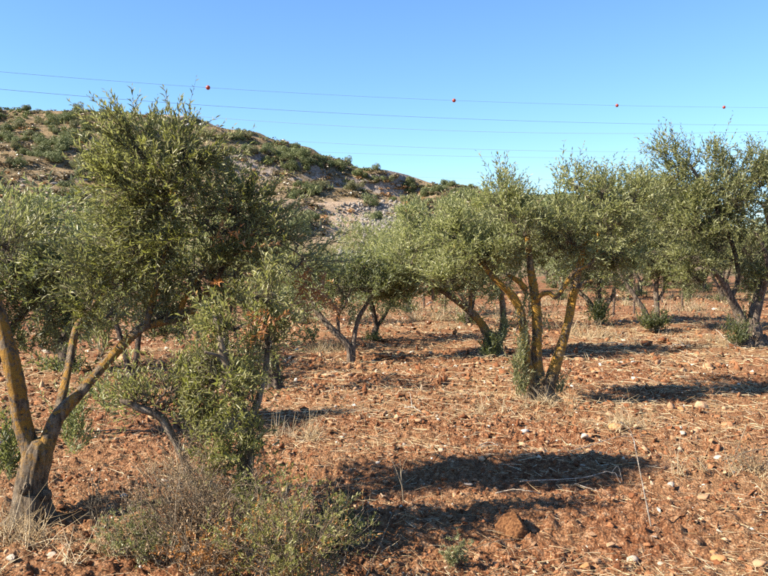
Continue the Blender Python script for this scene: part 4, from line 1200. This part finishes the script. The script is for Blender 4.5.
shrub('rust_bush', 'rust orange dry bush at the bottom edge', (205, 592), 52, 66, 46, LEAF_RUST, .016, .008, 12, 170, TWIG_DRY, 302, arms=5, twr=.002)
shrub('green_bush', 'leafy yellow green bush at the bottom edge left of centre', (290, 594), 84, 118, 90, LEAF_SHRUB, .022, .009, 13, 360, TWIG_DRY, 303, sub=.5, arms=7, twr=.002, extra=[('rusty_leaves', LEAF_RUST, 90, .022, .009, 10)])
shrub('grey_bush', 'low grey green bush left of the tangled dry bush', (140, 560), 46, 62, 44, LEAF_PALE, .022, .008, 12, 300, TWIG_DRY, 304, arms=4, twr=.002)
shrub('dry_bush', 'thin dry bush in front of the dark trunk, right of the tangled one', (250, 552), 55, 110, 50, LEAF_DRY, .018, .007, 10, 120, TWIG_DRY, 305, arms=8, twr=.002)
shrub('dark_bush', 'dark green low bush in the shade right of the yellow green bush', (345, 545), 34, 46, 26, LEAF_SUCK, .026, .010, 12, 170, TWIG_DRY, 306, arms=5, twr=.002)
shrub('weed', 'small grey green weed left of the large brown rock', (457, 560), 18, 30, 14, LEAF_PALE, .020, .007, 12, 90, TWIG_DRY, 307, 'plant', arms=3, twr=.0014)
shrub('dead_stalks', 'cluster of dead brown stalks beside the left tree foot', (100, 528), 22, 70, 14, LEAF_DRY, .012, .005, 6, 0, TWIG, 308, 'stalks', arms=4, twr=.0022)
shrub('dry_bush', 'low dry scrub under the right edge fallen branch', (758, 474), 30, 34, 26, LEAF_DRY, .014, .006, 8, 60, TWIG_DRY, 310, arms=7, twr=.002)
shrub('green_weed', 'small green sapling weed behind the v stemmed olive', (311, 346), 14, 24, 12, LEAF_SUCK, .05, .02, 10, 60, TWIG, 311, 'plant', arms=3, twr=.003)
shrub('dry_bush', 'dry brown scrub in the shade under the bushy olive, above the green bush', (330, 520), 34, 44, 24, LEAF_DRY, .016, .007, 8, 60, TWIG, 312, arms=6, twr=.002)

# ------------------------------------------------------------------ fallen twigs and stalks
def twig(label, pts, r, mat=TWIG_WHITE, name='fallen_twig', forks=()):
    """pts (px, py, height m, base py): a point stands over the ground spot (px, base py)"""
    def W(p):
        g = gp(p[0], p[1]); return np.array([g[0], g[1], gh(g[0], g[1]) + p[2] + .02])
    r = r * .62
    P = np.array([W(p) for p in pts]); off = P[0].copy(); P = P - off
    sm = catmull(P, 5); sm = sm + np.random.default_rng(len(label)).normal(size=sm.shape) * r * .5
    root = tube_obj(name, sm, np.linspace(r, r * .55, len(sm)), mat, None, 6, .1, len(label)); root.location = off
    tag(root, label, 'twig')
    for f in forks:
        Q = np.array([W(p) for p in f]) - off; sq = catmull(Q, 5)
        tube_obj('side_twig', sq, np.linspace(r * .7, r * .35, len(sq)), mat, root, 5, .1, 3)
def stand(label, foot, top, r, mat, name='dry_stalk', bow=.0, kids=()):
    g = gp(*foot); z = gh(g[0], g[1])
    f0 = np.array([g[0], g[1], z - .03]); Y = g[1]
    P = [f0, (f0 + at(*top, Y)) / 2 + [bow, 0, 0], at(*top, Y)]
    sm = catmull(np.array(P) - f0, 6)
    o = tube_obj(name, sm, np.linspace(r, r * .6, len(sm)), mat, None, 6, .1, 5); o.location = f0; tag(o, label, 'stalk')
    for a_, b_ in kids:
        Q = np.array([at(*a_, Y), (at(*a_, Y) + at(*b_, Y)) / 2 + [0, -.02, .02], at(*b_, Y)]) - f0
        tube_obj('side_twig', catmull(Q, 4), np.linspace(r * .6, r * .3, 9), mat, o, 5, .1, 6)
stand('long thin white stalk leaning over the soil, right foreground', (652, 527), (634, 441), .0048, TWIG_WHITE, kids=[((634, 441), (624, 424)), ((624, 424), (613, 426))])
stand('forked upright dry stalk in the furrow left of centre', (404, 506), (400, 461), .005, TWIG_DRY, kids=[((402, 486), (387, 450)), ((401, 474), (407, 458))])
stand('thin upright twig rising from the fallen branch at the right edge', (731, 464), (747, 424), .005, TWIG_DRY)
twig('bleached fallen branch reaching in from the right edge', [(800, 448, .06), (768, 453, .05), (745, 461, .03), (722, 467, .01)], .009, TWIG_DRY, forks=[[(745, 461, .03), (735, 470, .02), (728, 478, .01)]])
twig('white bent twig in the middle of the furrows', [(478, 446, .01), (490, 444, .03), (498, 447, .03), (496, 451, .02), (480, 452, .01)], .008)
twig('bright white splinter on the furrows left of the central trunk', [(405, 410, .01), (412, 412, .05), (421, 415, .02)], .012, forks=[[(412, 412, .05), (410, 406, .06), (407, 402, .02)]])
twig('long white twig lying across the soil above the brown rock', [(520, 484, .01), (545, 483, .03), (580, 480, .04), (612, 476, .03), (620, 480, .01)], .008, forks=[[(612, 476, .03), (618, 474, .05), (622, 482, .0)]])
twig('pale twig lying left of the orange stone', [(570, 450, .01), (590, 447, .03), (612, 443, .03), (636, 440, .02)], .006)
twig('white broken twig just above the brown rock', [(495, 496, .01), (510, 495, .03), (528, 498, .02), (540, 495, .01)], .008)
twig('thin curved twig above the shaded furrow, right of centre', [(575, 484, .01), (590, 490, .03), (600, 497, .01)], .006)
twig('white twigs heap behind the right furrow', [(590, 345, .02), (610, 349, .06), (635, 347, .02)], .014)
twig('pale twig on the far furrow left of the right edge tree', [(672, 348, .02), (684, 352, .08), (690, 349, .02)], .016, forks=[[(684, 352, .08), (680, 346, .06), (676, 344, .02)]])
twig('slanting pale stick at the foot of the right edge tree', [(716, 338, .10), (728, 346, .06), (736, 352, .01)], .014)
twig('pale twig above the dry bush in the left foreground', [(155, 473, .02), (172, 471, .04), (195, 473, .02)], .006, TWIG_DRY)
twig('dark fallen branch lying on the furrow left of the dry bush', [(60, 440, .03), (90, 445, .06), (125, 438, .06), (158, 432, .03)], .014, BARK)
twig('pale root lying in the shade left of centre', [(290, 486, .02), (315, 482, .05), (345, 484, .03), (375, 478, .01)], .006, TWIG_DRY)
twig('pale bent straw on the soil below the shaded scrub', [(372, 565, .01), (385, 540, .05), (392, 527, .02)], .005, TWIG_DRY)
twig('thin pale straw right of the weed', [(470, 548, .01), (500, 543, .03), (530, 538, .01)], .004, TWIG_DRY)
twig('pale straw by the flat pale stone at bottom right', [(672, 372, .02), (640, 366, .03), (610, 372, .02)], .010, TWIG_DRY)
